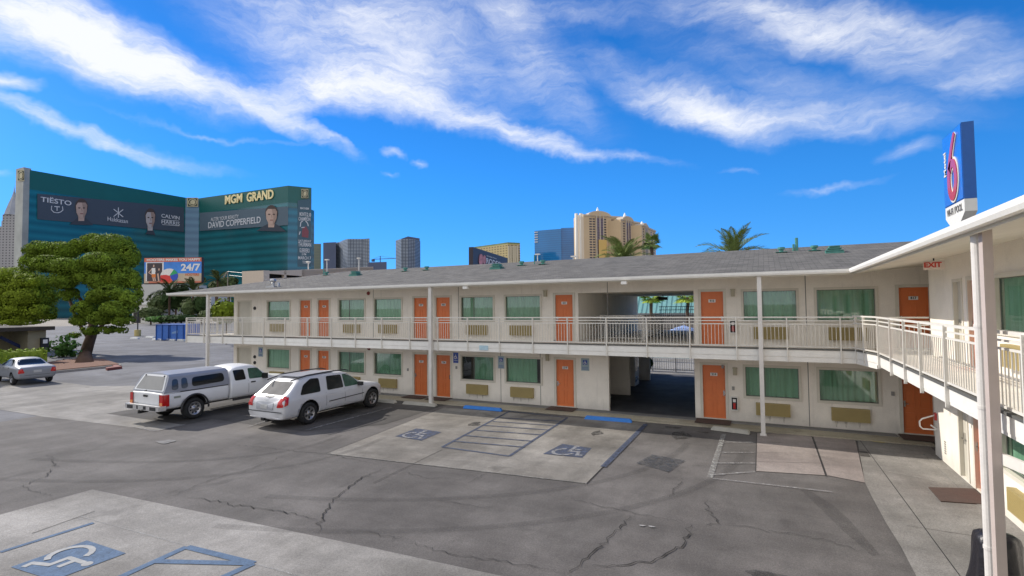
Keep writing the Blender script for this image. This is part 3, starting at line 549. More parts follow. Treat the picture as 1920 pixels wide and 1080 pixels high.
# air conditioner sleeves
def ac_meshes():
    b=MB(); w,h,d=1.0,.40,.13; b.box((-w/2,-d,0),(w/2,0,h)); body=b.mesh('air_conditioner_cover',tan)
    b=MB()
    for i in range(13): z=.03+i*.027; b.box((-w/2+.03,-d-.006,z),(w/2-.03,-d+.001,z+.012))
    gr=b.mesh('grille',mat('tan_metal_grille',(.34,.26,.10),.55,var=.05)); return body,gr
acb,acg=ac_meshes()
def add_ac(cx,z,rot):
    base=(cx,WALL-.002,z) if rot==0 else (WX_R-.002,cx,z)
    o=link('air_conditioner',acb,motel,loc=rel(base),rot=(0,0,rot)); link('grille',acg,o)
for a in (-23.0,-17.87,-15.68,-10.95,-8.87,.15,2.28):
    add_ac(a,F2+.22,0); add_ac(a,.28,0)
for a in (11.6,6.4,1): add_ac(a,F2+.22,R(-90)); add_ac(a,.26,R(-90))
stainm=worn('drip_stain',(.60,.54,.45),.3,9)
for a_,z_ in [(x,.27) for x in (-15.68,-10.95,-8.87,.15,2.28)]:
    b=MB(); r2=random.Random(int(a_*100))
    for k in range(3): x=a_-.35+.3*k+r2.uniform(-.08,.08); w2=r2.uniform(.02,.05); b.sheet([(x-w2*.3,WALL-.003,z_-r2.uniform(.12,.22)),(x+w2*.3,WALL-.003,z_-.2),(x+w2,WALL-.003,z_),(x-w2,WALL-.003,z_)])
    b.build('drip_stains',[stainm],motel)
b=MB(); b.tube([(-24.9,WALL-.03,2.08),(-5.4,WALL-.03,2.08)],.012,6); b.tube([(-2.2,WALL-.03,2.08),(3.4,WALL-.03,2.08)],.012,6); b.build('conduit',[stucco2],motel)
# slab with fascia
b=MB()
b.prism([(-28.35,RAILY),(2.30,RAILY),(RAILX,16.3),(WX_R,16.94),(4.95,16.94),(4.95,WALL),(-28.35,WALL)],F2-.33,F2); b.prism([(RAILX,16.3),(RAILX,-14),(WX_R,-14),(WX_R,16.94)],F2-.23,F2)
b.box((-28.35,WALL+.001,F2-.33),(XL-.001,21.2,F2)); b.box((-6.45,WALL+.001,F2-.33),(-2.24,BACK,F2)); b.build('balcony_slab',[stucco],motel)
b=MB(); pth=[(-28.36,RAILY),(2.295,RAILY),(RAILX-.0,16.3),(RAILX,-14)]
for i in range(3):
    p,q=pth[i],pth[i+1]; d=Vector((q[0]-p[0],q[1]-p[1])).normalized(); n=Vector((d.y,-d.x))*-1
    n=Vector((d.y,-d.x)) if i==0 else Vector((d.y,-d.x))
    b.bar((p[0]+n.x*.012,p[1]+n.y*.012,F2-.10),(q[0]+n.x*.012,q[1]+n.y*.012,F2-.10),.03,.2)
    if i<2: b.bar((p[0]+n.x*.006,p[1]+n.y*.006,F2-.28),(q[0]+n.x*.006,q[1]+n.y*.006,F2-.28),.03,.14)
    else: b.bar((p[0]+n.x*.006,p[1]+n.y*.006,F2-.222),(q[0]+n.x*.006,q[1]+n.y*.006,F2-.222),.03,.05)
b.bar((-28.37,RAILY,F2-.1),(-28.37,21.2,F2-.1),.03,.2); b.build('fascia_board',[white],motel)
b=MB()
for i in range(3):
    p,q=pth[i],pth[i+1]; b.bar((p[0],p[1],F2+.03),(q[0],q[1],F2+.03),.10,.035)
b.build('slab_edge',[mat('dark_edge',(.10,.10,.095),.8)],motel)
# railings
railp=mat('rail_paint',(.70,.67,.61),.5,var=.06,scale=5)
def railing(pts,posts,pd=.038,*,name='balcony_railing',top=F2+.97,balspace=.105,drop=.36,par=motel,label=None):
    """pts: polyline; posts: list of (x,y,nx,ny)"""
    b=MB()
    for i in range(len(pts)-1):
        p,q=pts[i],pts[i+1]
        for z,w,h in((top,.042,.042),(top-.10,.026,.026),(top-.20,.03,.03),(F2+.10,.03,.03)): b.bar((*p,z),(*q,z),w,h)
    r=b.build(name,[railp],par); 
    if label: r['label']=label
    b=MB()
    for i in range(len(pts)-1):
        p,q=Vector(pts[i]),Vector(pts[i+1]); L=(q-p).length; n=int(L/balspace)
        for k in range(1,n):
            c=p.lerp(q,k/n); b.bar((c.x,c.y,F2+.10),(c.x,c.y,top-.20),.013,.013)
    o=b.build('balusters',[railp],None); o.data.transform(Matrix.Translation(-Vector(OFF[r.name]))); o.parent=r
    for (x,y,nx,ny) in posts:
        b=MB(); n=Vector((nx,ny,0)); t=Vector((-ny,nx,0)); a=Vector((x,y,0))+n*.03
        vs=[]
        for z in (F2-drop,top): 
            for s1,s2 in((-1,-1),(1,-1),(1,1),(-1,1)): q=a+t*s1*.017+n*s2*pd; vs.append((q.x,q.y,z))
        b.add(vs,[(0,3,2,1),(4,5,6,7),(0,1,5,4),(1,2,6,5),(2,3,7,6),(3,0,4,7)])
        o=b.build('post',[railp],None); o.data.transform(Matrix.Translation(-Vector(OFF[r.name]))); o.parent=r
    return r
px=[-28.25,-26.75,-25.24,-23.69,-22.15,-20.66,-19.18,-17.68,-16.26,-14.79,-13.31,-11.92,-10.51,-9.1,-7.72,-6.36,-4.94,-3.57,-2.2,-.82,.57,1.93]
railing([(-28.3,RAILY-.03),(2.25,RAILY-.03)],[(x,RAILY-.02,0,-1) for x in px],label='long straight balcony railing')
py=[15.8,14.4,13.1,11.87,10.4,8.95,7.6,6.3,5,3.6,2.2]
railing([(2.25,RAILY-.03),(RAILX-.03,16.3),(RAILX-.03,-14)],[(2.32,17.45,-.9,-.4),(2.44,16.95,-1,-.2)]+[(RAILX-.02,y,-1,0) for y in py],pd=.026,drop=.29,top=F2+1.0,label='nearer sunlit balcony railing')
railing([(-28.3,RAILY),(-28.3,21.2)],[(-28.28,19.3,-1,0),(-28.28,21.0,-1,0)])
railing([(3.0,17.0),(3.86,17.0)],[(3.05,17.0,0,-1)],drop=0)
railing([(-6.0,20.3),(-4.3,20.3),(-4.3,25)],[(-5.95,20.3,0,-1),(-4.3,20.3,1,0),(-4.3,22.6,1,0)],drop=0)
# columns
colm=mat('column_paint',(.68,.65,.61),.5,var=.07,scale=3,var2=.04)
def column(x,y,z1,w=.13,round_=False):
    b=MB(); b.box((x-w/2,y-w/2,-.1),(x+w/2,y+w/2,z1)); b.box((x-w*.75,y-w*.75,-.1),(x+w*.75,y+w*.75,.015)); b.build('column',[colm],motel)
column(-26.35,17.44,SOF+.04,.13); column(-12.2,17.42,SOF+.04,.135); column(-.14,17.42,SOF+.04,.12)
column(-27.0,20.5,SOF+.04,.22); 
b=MB(); b.box((2.365,8.03,-.1),(2.46,8.16,SOF+.04)); b.build('column',[mat('column_pinkish',(.50,.42,.38),.6,var=.06)],motel,label='square column nearest the camera')
b=MB(); b.tube([(2.40,8.32,-.05),(2.40,8.32,4.78)],.066,16); b.tube([(2.40,8.32,.9),(2.40,8.32,.94)],.073,16); b.tube([(2.40,8.32,2.6),(2.40,8.32,2.64)],.073,16); b.tube([(2.40,8.32,3.6),(2.40,8.32,3.64)],.073,16); b.build('downspout',[colm],motel,smooth=False)
b=MB(); b.bar((2.46,8.1,2.07),(2.62,7.55,2.05),.05,.13); b.build('bracket',[railp],motel)
# roof
roof=MB(); s=(RZ-EAVE)/(RIDGE-EY); xr=EX+(RIDGE-EY)
YB=RIDGE+(RIDGE-EY)
roof.sheet([(XEL,EY,EAVE),(EX,EY,EAVE),(xr,RIDGE,RZ),(XEL+6.6,RIDGE,RZ)])
roof.sheet([(XEL,YB,EAVE),(XEL,EY,EAVE),(XEL+6.6,RIDGE,RZ)]); roof.sheet([(16,YB,EAVE),(XEL,YB,EAVE),(XEL+6.6,RIDGE,RZ),(xr,RIDGE,RZ),(16,RIDGE,RZ)])
roof.sheet([(EX,EY,EAVE),(EX,-14,EAVE),(xr,-14,RZ),(xr,RIDGE,RZ)]); roof.sheet([(xr,RIDGE,RZ),(xr,-14,RZ),(16,-14,RZ-1),(16,RIDGE,RZ-.5)])
me=roof.mesh('roof',shingle,OFF[motel.name]); uvbox(me); link('roof',me,motel,off=OFF[motel.name])
SW=4.97
b=MB(); b.sheet([(XEL,EY,SOF),(EX,EY,SOF),(WX_R+.01,WALL,SW),(XEL,WALL,SW)]); b.sheet([(EX,EY,SOF),(EX,-14,SOF),(WX_R+.01,-14,SW),(WX_R+.01,WALL,SW)]); b.sheet([(WX_R+.01,WALL,SW),(WX_R+.01,16.9,SW),(5.1,16.9,SW),(5.1,WALL,SW)])
b.box((XEL+.03,WALL,SOF+.02),(XL-.001,YB,SOF+.05)); b.box((XL,BACK+.001,SOF+.02),(14,YB,SOF+.05)); b.build('soffit',[soffit],motel)
b=MB()
b.box((XEL,EY-.02,SOF-.02),(EX,EY+.02,EAVE-.005)); b.box((EX-.02,EY-.02,SOF-.02),(EX+.02,-14,EAVE-.005)); b.box((XEL-.02,EY-.02,SOF-.02),(XEL+.02,YB,EAVE-.005))
b.build('eave_fascia',[stucco2],motel)
b=MB()
prof=[(0,0),(-.10,.0),(-.12,.05),(-.12,.115),(-.10,.115),(-.10,.06),(-.09,.02),(0,.02)]
b.add([(XEL-.02,EY-.021+y,EAVE-.12+z) for y,z in prof]+[(EX-.0,EY-.021+y,EAVE-.12+z) for y,z in prof],[(i,i+1,i+9,i+8) for i in range(7)]+[(0,1,2,3,4,5,6,7)])
b.add([(EX-.021+y,EY+.0,EAVE-.12+z) for y,z in prof]+[(EX-.021+y,-14,EAVE-.12+z) for y,z in prof],[(i,i+1,i+9,i+8) for i in range(7)]+[(0,1,2,3,4,5,6,7)])
b.build('gutter',[white],motel)
# roof furniture on the shingles
def rz(y): return EAVE+(y-EY)*s
def turtle(x,y,sc=1):
    b=MB(); z=rz(y)
    b.box((x-.35*sc,y-.3*sc,z-.12),(x+.35*sc,y+.3*sc,z+.02))
    for i in range(3):
        w=.34-.07*i; b.box((x-w*sc,y-.26*sc,z+.04+i*.075),(x+w*sc,y+.26*sc,z+.075+i*.075))
    b.box((x-.2*sc,y-.2*sc,z),(x+.2*sc,y+.2*sc,z+.19)); b.build('roof_vent',[teal],motel)
for q in ((1564,470),(932,497),(667,512)): P=WY(q[0],q[1],21.6); turtle(P.x,21.6,.8)
def hood(x,y,sc=1):
    b=MB(); z=rz(y); b.tube([(x,y,z-.1),(x,y,z+.15)],.10*sc,10); b.tube([(x,y,z+.12),(x,y,z+.2)],[.17*sc,.17*sc],10); b.box((x-.2,y-.16,z),(x+.2,y+.16,z+.02)); b.build('exhaust_hood',[teal],motel)
for q in ((1465,473),(1527,470),(1018,492),(978,495),(800,500),(760,503),(612,510)): P=WY(q[0],q[1],22.4); hood(P.x,22.4,.75)
def pipe(px_,y0,y1,Y=22.8,r=.04):
    P=WY(px_,y0,Y); Q=WY(px_,y1,Y); b=MB(); b.tube([(P.x,Y,rz(Y)-.05),(P.x,Y,max(Q.z,rz(Y)+.1))],r,8); b.build('vent_pipe',[teal],motel)
pipe(1494,472,446,r=.055); pipe(1488,470,458); pipe(1002,490,478,r=.03); pipe(607,510,494,r=.03)
P=WY(512,540,18.3); b=MB(); b.lathe([(.02,.42),(.12,.40),(.16,.32),(.12,.24),(.07,.2),(.07,-.1)],(P.x,18.3,rz(18.3)),14); b.box((P.x-.3,18.1,rz(18.3)-.1),(P.x+.3,18.5,rz(18.3)+.03)); b.lathe([(.01,.2),(.08,.18),(.08,-.1)],(P.x+.38,18.3,rz(18.3)),10); b.build('turbine_vent',[mat('galvanised',(.5,.5,.5),.35,metal=.8)],motel)
# wall lamps, bells, detectors
lampm=mat('lamp_shade_plastic',(.42,.38,.27),.4,var=.05)
def wall_lamp(x,z):
    b=MB(); b.box((x-.06,WALL-.09,z-.11),(x+.06,WALL-.001,z+.11)); b.box((x-.075,WALL-.11,z+.11),(x+.075,WALL-.001,z+.14)); b.build('wall_lamp',[lampm],motel)
for q in ((1374,547),(1378,694)): P=WY(*q,WALL); wall_lamp(P.x,P.z-.05)
for q in ((1023,551),(1027,671)): P=WY(*q,WALL); wall_lamp(P.x,P.z)
redm=mat('red_bell',(.20,.02,.015),.4)
for q in ((691,550),(692,653),(478,578),(478,669),(478,680)): P=WY(*q,WALL); b=MB(); b.lathe([(.001,-.06),(.07,-.055),(.09,-.02),(.09,0)],(P.x,WALL,P.z),14,axis='y'); b.build('alarm_bell',[redm if q[0]>600 else black],motel)
for q,zz in ((1512,4.9),(1140,4.9),(938,2.15),(1512,2.15),(700,4.9),(860,4.9),(1012,2.15)):
    P=WY(q,600,WALL); z0=F2 if zz>3 else .02; b=MB(); b.box((P.x-.012,WALL-.004,z0),(P.x+.012,WALL+.001,zz)); b.build('control_joint',[mm('joint_grey',(.22,.21,.20),.9)],motel)
for q in ((1355,687),(1040,640),(856,689),(1375,728),(1674,738),(765,693)):
    P=WY(*q,WALL); b=MB(); b.box((P.x-.04,WALL-.03,P.z-.06),(P.x+.04,WALL-.002,P.z+.06)); b.build('key_box',[mm('box_grey',(.30,.29,.27),.6)],motel)
# floodlights at the eave
for q in ((876,541),(1172,541)): P=WY(*q,EY); b=MB(); b.box((P.x-.09,EY-.2,SOF-.12),(P.x+.09,EY-.05,SOF-.02)); b.build('floodlight',[white],motel)
# grille on the sunlit wall
b=MB()
for i in range(6): b.box((WX_R-.004,16.02,.22+i*.055),(WX_R-.001,16.16,.245+i*.055))
b.build('wall_vent',[black],motel)
def vtag(name,mb,m,label,cat,group=None,**k): return mb.build(name,m,label=label,cat=cat,group=group,**k)
# EXIT sign hung from the soffit
P=WY(1751,497,14.6); EXY=14.6
ex=thing('exit_sign','white box sign with red EXIT lettering hung under the eave at the inside corner','sign',(P.x,EXY,P.z))
b=MB(); b.box((P.x-.19,EXY-.03,P.z-.10),(P.x+.19,EXY+.03,P.z+.09)); b.build('housing',[mat('exit_white',(.75,.66,.60),.5)],ex); b=MB(); b.tube([(P.x,EXY,P.z+.1),(P.x,EXY,P.z+.25)],.015,6); b.build('stem',[black],ex)
text('EXIT',.155,mat('exit_red',(.6,.05,.03),.4),ex,(P.x-.03,EXY-.034,P.z),(1,0,0),(0,0,1),ext=.003,bold=.006)
# ---------------- small things on the walls and floor
signblue=mat('sign_blue',(.02,.07,.36),.4,var=.04); signpale=mat('sign_pale',(.33,.42,.46),.5,var=.05)
def acc_sign(x0,x1,z0,z1,label,pale):
    t=thing('accessible_parking_sign',label,'sign',((x0+x1)/2,WALL,(z0+z1)/2)); b=MB(); b.box((x0,WALL-.012,z0),(x1,WALL-.002,z1)); b.build('panel',[signpale if pale else signblue],t)
    w=x1-x0; cx=(x0+x1)/2; s=w*(.55 if pale else .95); zc=z1-s*(.5 if not pale else .62)-.05
    if pale: b=MB(); b.box((cx-s/2,WALL-.015,zc-s/2),(cx+s/2,WALL-.0125,zc+s/2)); b.build('symbol_field',[signblue],t)
    b=MB(); wheelchair(b,(cx-s*.42,WALL-.0165,zc-s*.42),(1,0,0),(0,0,1),s*.84,.11,None); b.build('symbol',[platem],t)
    lines=['RESERVED','PARKING'] if pale else ['VAN']
    if pale and z1-z0<.4: lines=['RESERVED']
    for i,l in enumerate(lines): text(l,.055 if pale else .07,signblue if pale else platem,t,(cx,WALL-.016,z0+.10-.06*i+(.0 if not pale else .02)),(1,0,0),(0,0,1),ext=.001,width=w*.75)
acc_sign(-12.15,-11.90,1.54,1.98,'dark blue wheelchair sign on the wall right of the pair of orange doors',False)
acc_sign(-9.97,-9.68,1.39,1.90,'pale blue wheelchair sign on the wall between the two half-drawn windows',True)
acc_sign(-6.38,-6.06,1.46,1.93,'pale blue wheelchair sign on the wall right of the door by the breezeway',True)
P0=WY(489,655,WALL); acc_sign(P0.x-.18,P0.x+.18,1.42,1.92,'pale wheelchair sign on the wall left of the leftmost window',True)
P0=WY(908,652,RAILY); b=MB(); b.box((P0.x-.19,RAILY-.05,P0.z-.09),(P0.x+.19,RAILY-.03,P0.z+.09)); t=vtag('notice_panel',b,[mat('pale_cyan',(.42,.58,.66),.5,var=.1,scale=12)],'small pale blue notice fixed to the balcony fascia above the windows','sign')
P0=WY(1375,657,WALL)
def extinguisher(x,z,label):
    t=thing('extinguisher_cabinet',label,'fire extinguisher',(x,WALL,z),group='extinguisher cabinets beside the doors')
    b=MB(); b.box((x-.11,WALL-.1,z-.23),(x+.11,WALL-.002,z+.23)); b.build('cabinet',[white],t)
    b=MB(); b.box((x-.085,WALL-.105,z-.2),(x+.085,WALL-.1005,z+.2)); b.build('door_panel',[black],t)
    b=MB(); b.tube([(x,WALL-.12,z-.16),(x,WALL-.12,z+.02)],.04,10); b.build('cylinder',[mm('ext_red',(.5,.03,.03),.35)],t); b=MB(); b.box((x-.045,WALL-.11,z+.05),(x+.045,WALL-.1055,z+.15)); b.build('notice',[platem],t)
extinguisher(-1.0,.60,'extinguisher cabinet on the ground floor wall right of the breezeway door'); extinguisher(-.98,F2+.63,'extinguisher cabinet on the balcony wall behind the railing')
def doormat(x0,x1,y0,y1,z,label): b=MB(); b.box((x0,y0,z),(x1,y1,z+.015)); vtag('doormat',b,[brownmat],label,'doormat','doormats at the ground floor doors')
doormat(-14.4,-13.35,18.3,18.95,.021,'dark doormat at the left door of the pair by the second column')
doormat(-13.15,-12.15,18.3,18.95,.021,'dark doormat at the right door of the pair by the second column')
doormat(-7.6,-6.5,18.3,18.95,.021,'dark doormat at the orange door left of the breezeway')
doormat(-2.2,-1.1,18.2,18.9,.021,'dark doormat at the orange door right of the breezeway')
doormat(3.45,4.5,18.25,18.95,.021,'dark doormat at the corner door beyond the white tube frame')
b=MB(); b.prism([tuple(G(*p)[:2]) for p in ((1764,941),(1848,947),(1846,918),(1741,915))],L0+.002,L0+.02); vtag('doormat',b,[brownmat],'large brown doormat on the sunlit concrete left of the near column','doormat','doormats at the ground floor doors')
# wheel stops
def wheel_stop(a,c,m,label,w=.16,h=.11,group='wheel stops'):
    a=Vector(a);c=Vector(c); d=(c-a).normalized(); n=Vector((-d.y,d.x,0)); P=[(-w/2,0),(w/2,0),(w*.36,h),(-w*.36,h)]
    v=[]; 
    for p,e in((a,0),(a+d*.06,1),(c-d*.06,1),(c,0)):
        for (s1,z) in P: q=p+n*s1; v.append((q.x,q.y,a.z+z*(1 if e else .35)))
    f=[]
    for i in range(3): f+=[(i*4+k,i*4+(k+1)%4,(i+1)*4+(k+1)%4,(i+1)*4+k) for k in range(4)]
    f+=[(0,1,2,3),(12,13,14,15)]
    b=MB(); b.add(v,f); return vtag('wheel_stop',b,m,label,'wheel stop',group,recalc=True)
stopb=mat('stop_blue',(.03,.20,.62),.55,var=.12,scale=4); stopw=mat('stop_concrete',(.40,.38,.33),.9,var=.15,scale=5)
wheel_stop(G(870,765),G(941,771),stopb,'blue wheel stop heading the left accessible stall'); wheel_stop(G(1097,785),G(1185,792),stopb,'blue wheel stop heading the right accessible stall')
wheel_stop(G(1334,805),G(1406,814),stopw,'worn cream wheel stop near the slender column',w=.2); wheel_stop(G(757,757),G(818,762),stopw,'worn cream wheel stop between white car and second column',w=.2)
wheel_stop(G(700,752),G(742,756),stopw,'cream wheel stop at the nose of the silver estate car',w=.2)
far=[((246,635),(260,635.5)),((275,633),(289,633.5)),((287,637.5),(304,638.2)),((313,638.2),(329,638.8)),((334,638.8),(346,639.3))]
fl=['far white wheel stop standing alone, leftmost of the row','far white wheel stop up and left of the blue dumpster','far white wheel stop at the left corner of the blue dumpster','far white wheel stop before the middle of the blue dumpster','far white wheel stop at the right end of the blue dumpster']
for (p,q),l in zip(far,fl): wheel_stop(G(*p),G(*q),mm('stop_white',(.72,.72,.70),.8),l,w=.35,h=.22,group='white wheel stops by the dumpster')
# white tube frame beside the corner door
t=thing('tube_frame','white bent tube frame with red cap on the wall corner by the far orange door','guard frame',(3.87,16.9,1))
tp=lambda x,y: tuple(WY(x,y,16.75))
b=MB(); b.tube([tp(1758,777),tp(1729,785),tp(1724,790),tp(1725,799),tp(1730,804),tp(1757,806)],.019,8); b.tube([tp(1745,797),tp(1760,807)],.02,8); b.tube([tp(1756,748),tp(1757,778)],.02,8); b.build('tube',[white],t)
b=MB(); P=tp(1757,781); b.box((P[0]-.06,16.68,P[2]-.09),(P[0]+.05,16.82,P[2]+.09)); b.build('red_cap',[mm('ext_red',(.5,.03,.03),.35)],t)
# bin with black bag behind the near column
P=G(1858,1068); P=Vector((2.70,9.15,L0))
t=thing('trash_can','trash can wrapped in a black plastic bag on the concrete behind the near column','trash can',tuple(P))
b=MB(); rings=[]; n=28
for z,r in((.0,.30),(.08,.31),(.3,.27),(.55,.245),(.72,.235),(.80,.22),(.84,.16),(.86,.05)):
    for k in range(n):
        a=2*math.pi*k/n; rr=r*(1+.07*math.sin(5*a+z*2)+.05*math.sin(9*a-z*3)*(1 if z<.75 else .3)); rings.append((P.x+rr*math.cos(a)*1.05,P.y+rr*math.sin(a),P.z+z))
f=[(i*n+k,i*n+(k+1)%n,(i+1)*n+(k+1)%n,(i+1)*n+k) for i in range(7) for k in range(n)]
b.add(rings,f); b.build('bag',[mat('black_plastic',(.014,.013,.017),.38,var=.2,bump=.6,bscale=14)],t,smooth=True)
b=MB(); b.tube([(P.x-.15,P.y,P.z+.84),(P.x-.05,P.y,P.z+.93),(P.x+.03,P.y,P.z+.98),(P.x+.02,P.y,P.z+1.02)],.018,6); b.build('bag_knot',[black],t)
# ================================================================ vehicles (local frame: y from the tail forward, x to the right, z up)
def paint(name,c,metal=.35,rough=.28): return mat(name,c,.42,metal=metal*.6,var=.04,scale=2,coat=.35,spec=.4)
silver=paint('silver_white_paint',(.62,.62,.635),metal=.12); whitep=paint('white_car_paint',(.74,.74,.74),metal=0); grey_shell=paint('blue_grey_paint',(.27,.285,.33),metal=.1); sedanp=paint('sedan_silver',(.27,.28,.30))
tint=mat('tinted_glass',(.012,.014,.015),.10,var=0,spec=.35); tint2=mat('greenish_glass',(.045,.10,.07),.10,var=.4,scale=4,spec=.4); redl=mat('tail_lamp_red',(.50,.012,.012),.12,var=.1,scale=20,coat=.5); orl=mat('lamp_orange',(.7,.25,.08),.2); tyrem=mat('tyre_rubber',(.018,.018,.018),.85,var=.15); rimm=mat('alloy',(.42,.42,.43),.3,metal=.75); darkp=mat('dark_trim',(.03,.03,.033),.55,var=.1); platew=mat('licence_plate',(.45,.45,.44),.5,var=.15,scale=30)
def car_body(name,st,paintm,wheels,rarch,parent,sub=2,wellw=.42):
    v=[];f=[]; n=None
    for s in st:
        y,zb,belt,zt,w,wt=s[:6]; tl=s[6] if len(s)>6 else 0      # tl: how far the roof point sits ahead of the station
        mid=zb+(belt-zb)*.5
        H=[(0,zb,0),(w*.80,zb,0),(w*.96,zb+.07,0),(w,mid,0),(w*.985,belt-.06,0),(w*.95,belt,tl*.05),(wt*1.0+(w*.95-wt)*.12,zt-(zt-belt)*.16,tl*.84),(wt*.90,zt-(zt-belt)*.03-.01,tl),(wt*.5,zt,tl),(0,zt+.012,tl)]
        full=H+[(-a,b,c) for a,b,c in H[-2:0:-1]]
        n=len(full); v+=[(a,y+c,b) for a,b,c in full]
    for i in range(len(st)-1):
        for k in range(n): f.append((i*n+k,(i+1)*n+k,(i+1)*n+(k+1)%n,i*n+(k+1)%n))
    f.append(tuple(range(n))); f.append(tuple(range((len(st)-1)*n,len(st)*n))[::-1])
    b=MB(); b.add(v,f); me=b.mesh(name,[paintm,darkp],recalc=True)
    o=bpy.data.objects.new('tmp',me); col.objects.link(o)
    sm=o.modifiers.new('s','SUBSURF'); sm.levels=sub; sm.render_levels=sub
    cuts=[]
    for (wy,wz,side) in wheels:
        c=MB(); c.lathe([(0.001,-wellw/2),(rarch,-wellw/2),(rarch,wellw/2),(.001,wellw/2)],(side,wy,wz),36,axis='x'); cm=c.mesh('cut',[darkp],recalc=True)
        co=bpy.data.objects.new('cut',cm); col.objects.link(co); m=o.modifiers.new('b','BOOLEAN'); m.operation='DIFFERENCE'; m.object=co; m.solver='EXACT'; cuts.append(co)
    bpy.context.view_layer.update(); dg=bpy.context.evaluated_depsgraph_get(); me2=bpy.data.meshes.new_from_object(o.evaluated_get(dg)); me2.name=name
    bpy.data.objects.remove(o)
    for c in cuts: bpy.data.objects.remove(c)
    if len(me2.materials)<2: me2.materials.append(darkp)
    for p in me2.polygons:
        p.use_smooth=True; p.material_index=0
        for (wy,wz,side) in wheels:
            d=math.hypot(p.center.y-wy,p.center.z-wz)
            if d<rarch+.004 and (abs(d-rarch)<.012 or abs(p.normal.x)>.7) and abs(p.center.x)<abs(side)+wellw/2 and (abs(d-rarch)<.012 or abs(p.center.x)<abs(side)-wellw*.4): p.material_index=1; p.use_smooth=False
    o=link('body',me2,parent)
    bm=bmesh.new(); bm.from_mesh(me2); tree=BVHTree.FromBMesh(bm); bm.free()
    return o,tree
def resample(pts,n=30,round_=.0):
    P=[Vector(p) for p in pts]; 
    if round_:
        Q=[]; N=len(P)
        for i in range(N):
            a,b_,c=P[i-1],P[i],P[(i+1)%N]; la=(a-b_).length; lc=(c-b_).length; r=min(round_,la*.45,lc*.45); p0=b_+(a-b_).normalized()*r; p1=b_+(c-b_).normalized()*r
            for t in (0,.33,.67,1): Q.append((1-t)**2*p0+2*t*(1-t)*b_+t*t*p1)
        P=Q
    out=[]; N=len(P)
    for i in range(N):
        a,b_=P[i],P[(i+1)%N]; m=max(1,int((b_-a).length/.12))
        for k in range(m): out.append(a.lerp(b_,k/m))
    return out
def patch(tree,pts,axis,off=.006,rings=4,round_=.05,thick=0):
    """polygon in (a,z) projected along the axis onto the body; axis 'R','L' (a=y) or 'B','F' (a=x)"""
    P=resample(pts,round_=round_); c=sum(P,Vector((0,0)))/len(P); b=MB(); v=[]
    def proj(q):
        if axis in 'RL': s=1 if axis=='R' else -1; o=Vector((s*4,q[0],q[1])); d=Vector((-s,0,0))
        elif axis=='B': o=Vector((q[0],-4,q[1])); d=Vector((0,1,0))
        elif axis=='F': o=Vector((q[0],12,q[1])); d=Vector((0,-1,0))
        else: o=Vector((q[0],q[1],6)); d=Vector((0,0,-1))
        h=tree.ray_cast(o,d)
        if h[0] is None: return None
        return h[0]-d*off
    last=None
    for k in range(rings):
        t=1-k/rings
        for p in P:
            q=proj(c+(p-c)*t); 
            if q is None: q=last or Vector((0,0,0))
            last=q; v.append(q)
    q=proj(c); v.append(q if q else last); n=len(P); f=[]
    for k in range(rings-1):
        for i in range(n): f.append((k*n+i,k*n+(i+1)%n,(k+1)*n+(i+1)%n,(k+1)*n+i))
    for i in range(n): f.append(((rings-1)*n+i,(rings-1)*n+(i+1)%n,len(v)-1))
    b.add(v,f); return b
def wheel(parent,x,y,r,w,side,spokes=6,holes='spoke'):
    s=side; b=MB(); b.lathe([(r*.60,-w/2),(r*.90,-w/2),(r*.98,-w*.38),(r,-w*.2),(r,w*.2),(r*.98,w*.38),(r*.90,w/2),(r*.62,w/2),(r*.60,w*.3)],(0,0,0),32,axis='x')
    o=b.build('wheel',[tyrem],None,smooth=True); o.parent=parent; o.location=(x,y,r)
    b=MB(); xo=s*w*.36; b.lathe([(r*.62,s*w*.47),(r*.58,s*w*.49),(r*.53,s*w*.36),(r*.20,s*w*.30),(r*.14,s*w*.42),(.001,s*w*.42)],(0,0,0),32,axis='x'); b.lathe([(r*.62,-s*w*.4),(.001,-s*w*.4)],(0,0,0),24,axis='x'); ri=b.build('rim',[rimm],None,smooth=True); ri.parent=o
    b=MB()
    for k in range(spokes):
        a=2*math.pi*(k+.5)/spokes; rr=r*.39; cy,cz=rr*math.cos(a),rr*math.sin(a); hr=r*(.085 if holes=='round' else .10)
        ta=Vector((0,-math.sin(a),math.cos(a))); ra=Vector((0,math.cos(a),math.sin(a)))
        b.sheet(disc((s*w*.385,cy,cz),hr,ta,ra,12,r2=hr*(1 if holes=='round' else 1.35)))
    h=b.build('rim_opening',[black],None); h.parent=o
def carpart(name,b,m,parent,label=None): o=b.build(name,m,None); o.parent=parent; 
def cp(name,b,m,parent,label=None,smooth=True):
    o=b.build(name,m,None,smooth=smooth); o.parent=parent
    if label: o['label']=label
    return o
# ---- silver-white long estate SUV
SUV=thing('parked_suv','silver-white long SUV with red tail lamps parked nose-in between pickup and second column','SUV',(-15.02,11.93,L0),local=True)
L=5.05; hw=.93
st=[(-.02,.34,.90,1.02,.80,.74,.10),(.04,.30,.93,1.10,.90,.78,.16),(.16,.28,.95,1.30,.93,.76,.30),(.36,.27,.97,1.62,.93,.70,.40),(.75,.27,.98,1.715,.93,.68,.30),(1.4,.27,.99,1.735,.93,.68,.1),(2.2,.27,.99,1.74,.93,.69,0),(2.9,.27,.98,1.73,.93,.69,-.05),(3.3,.27,.98,1.66,.93,.67,-.12),
    (3.75,.27,.99,1.12,.93,.74,-.05),(4.2,.27,.97,1.06,.92,.78,0),(4.65,.28,.93,1.0,.89,.76,0),(4.9,.32,.84,.90,.80,.68,0),(5.0,.40,.74,.78,.70,.60,0)]
zq=lambda z: z if z<.85 else .85+(z-.85)*.86
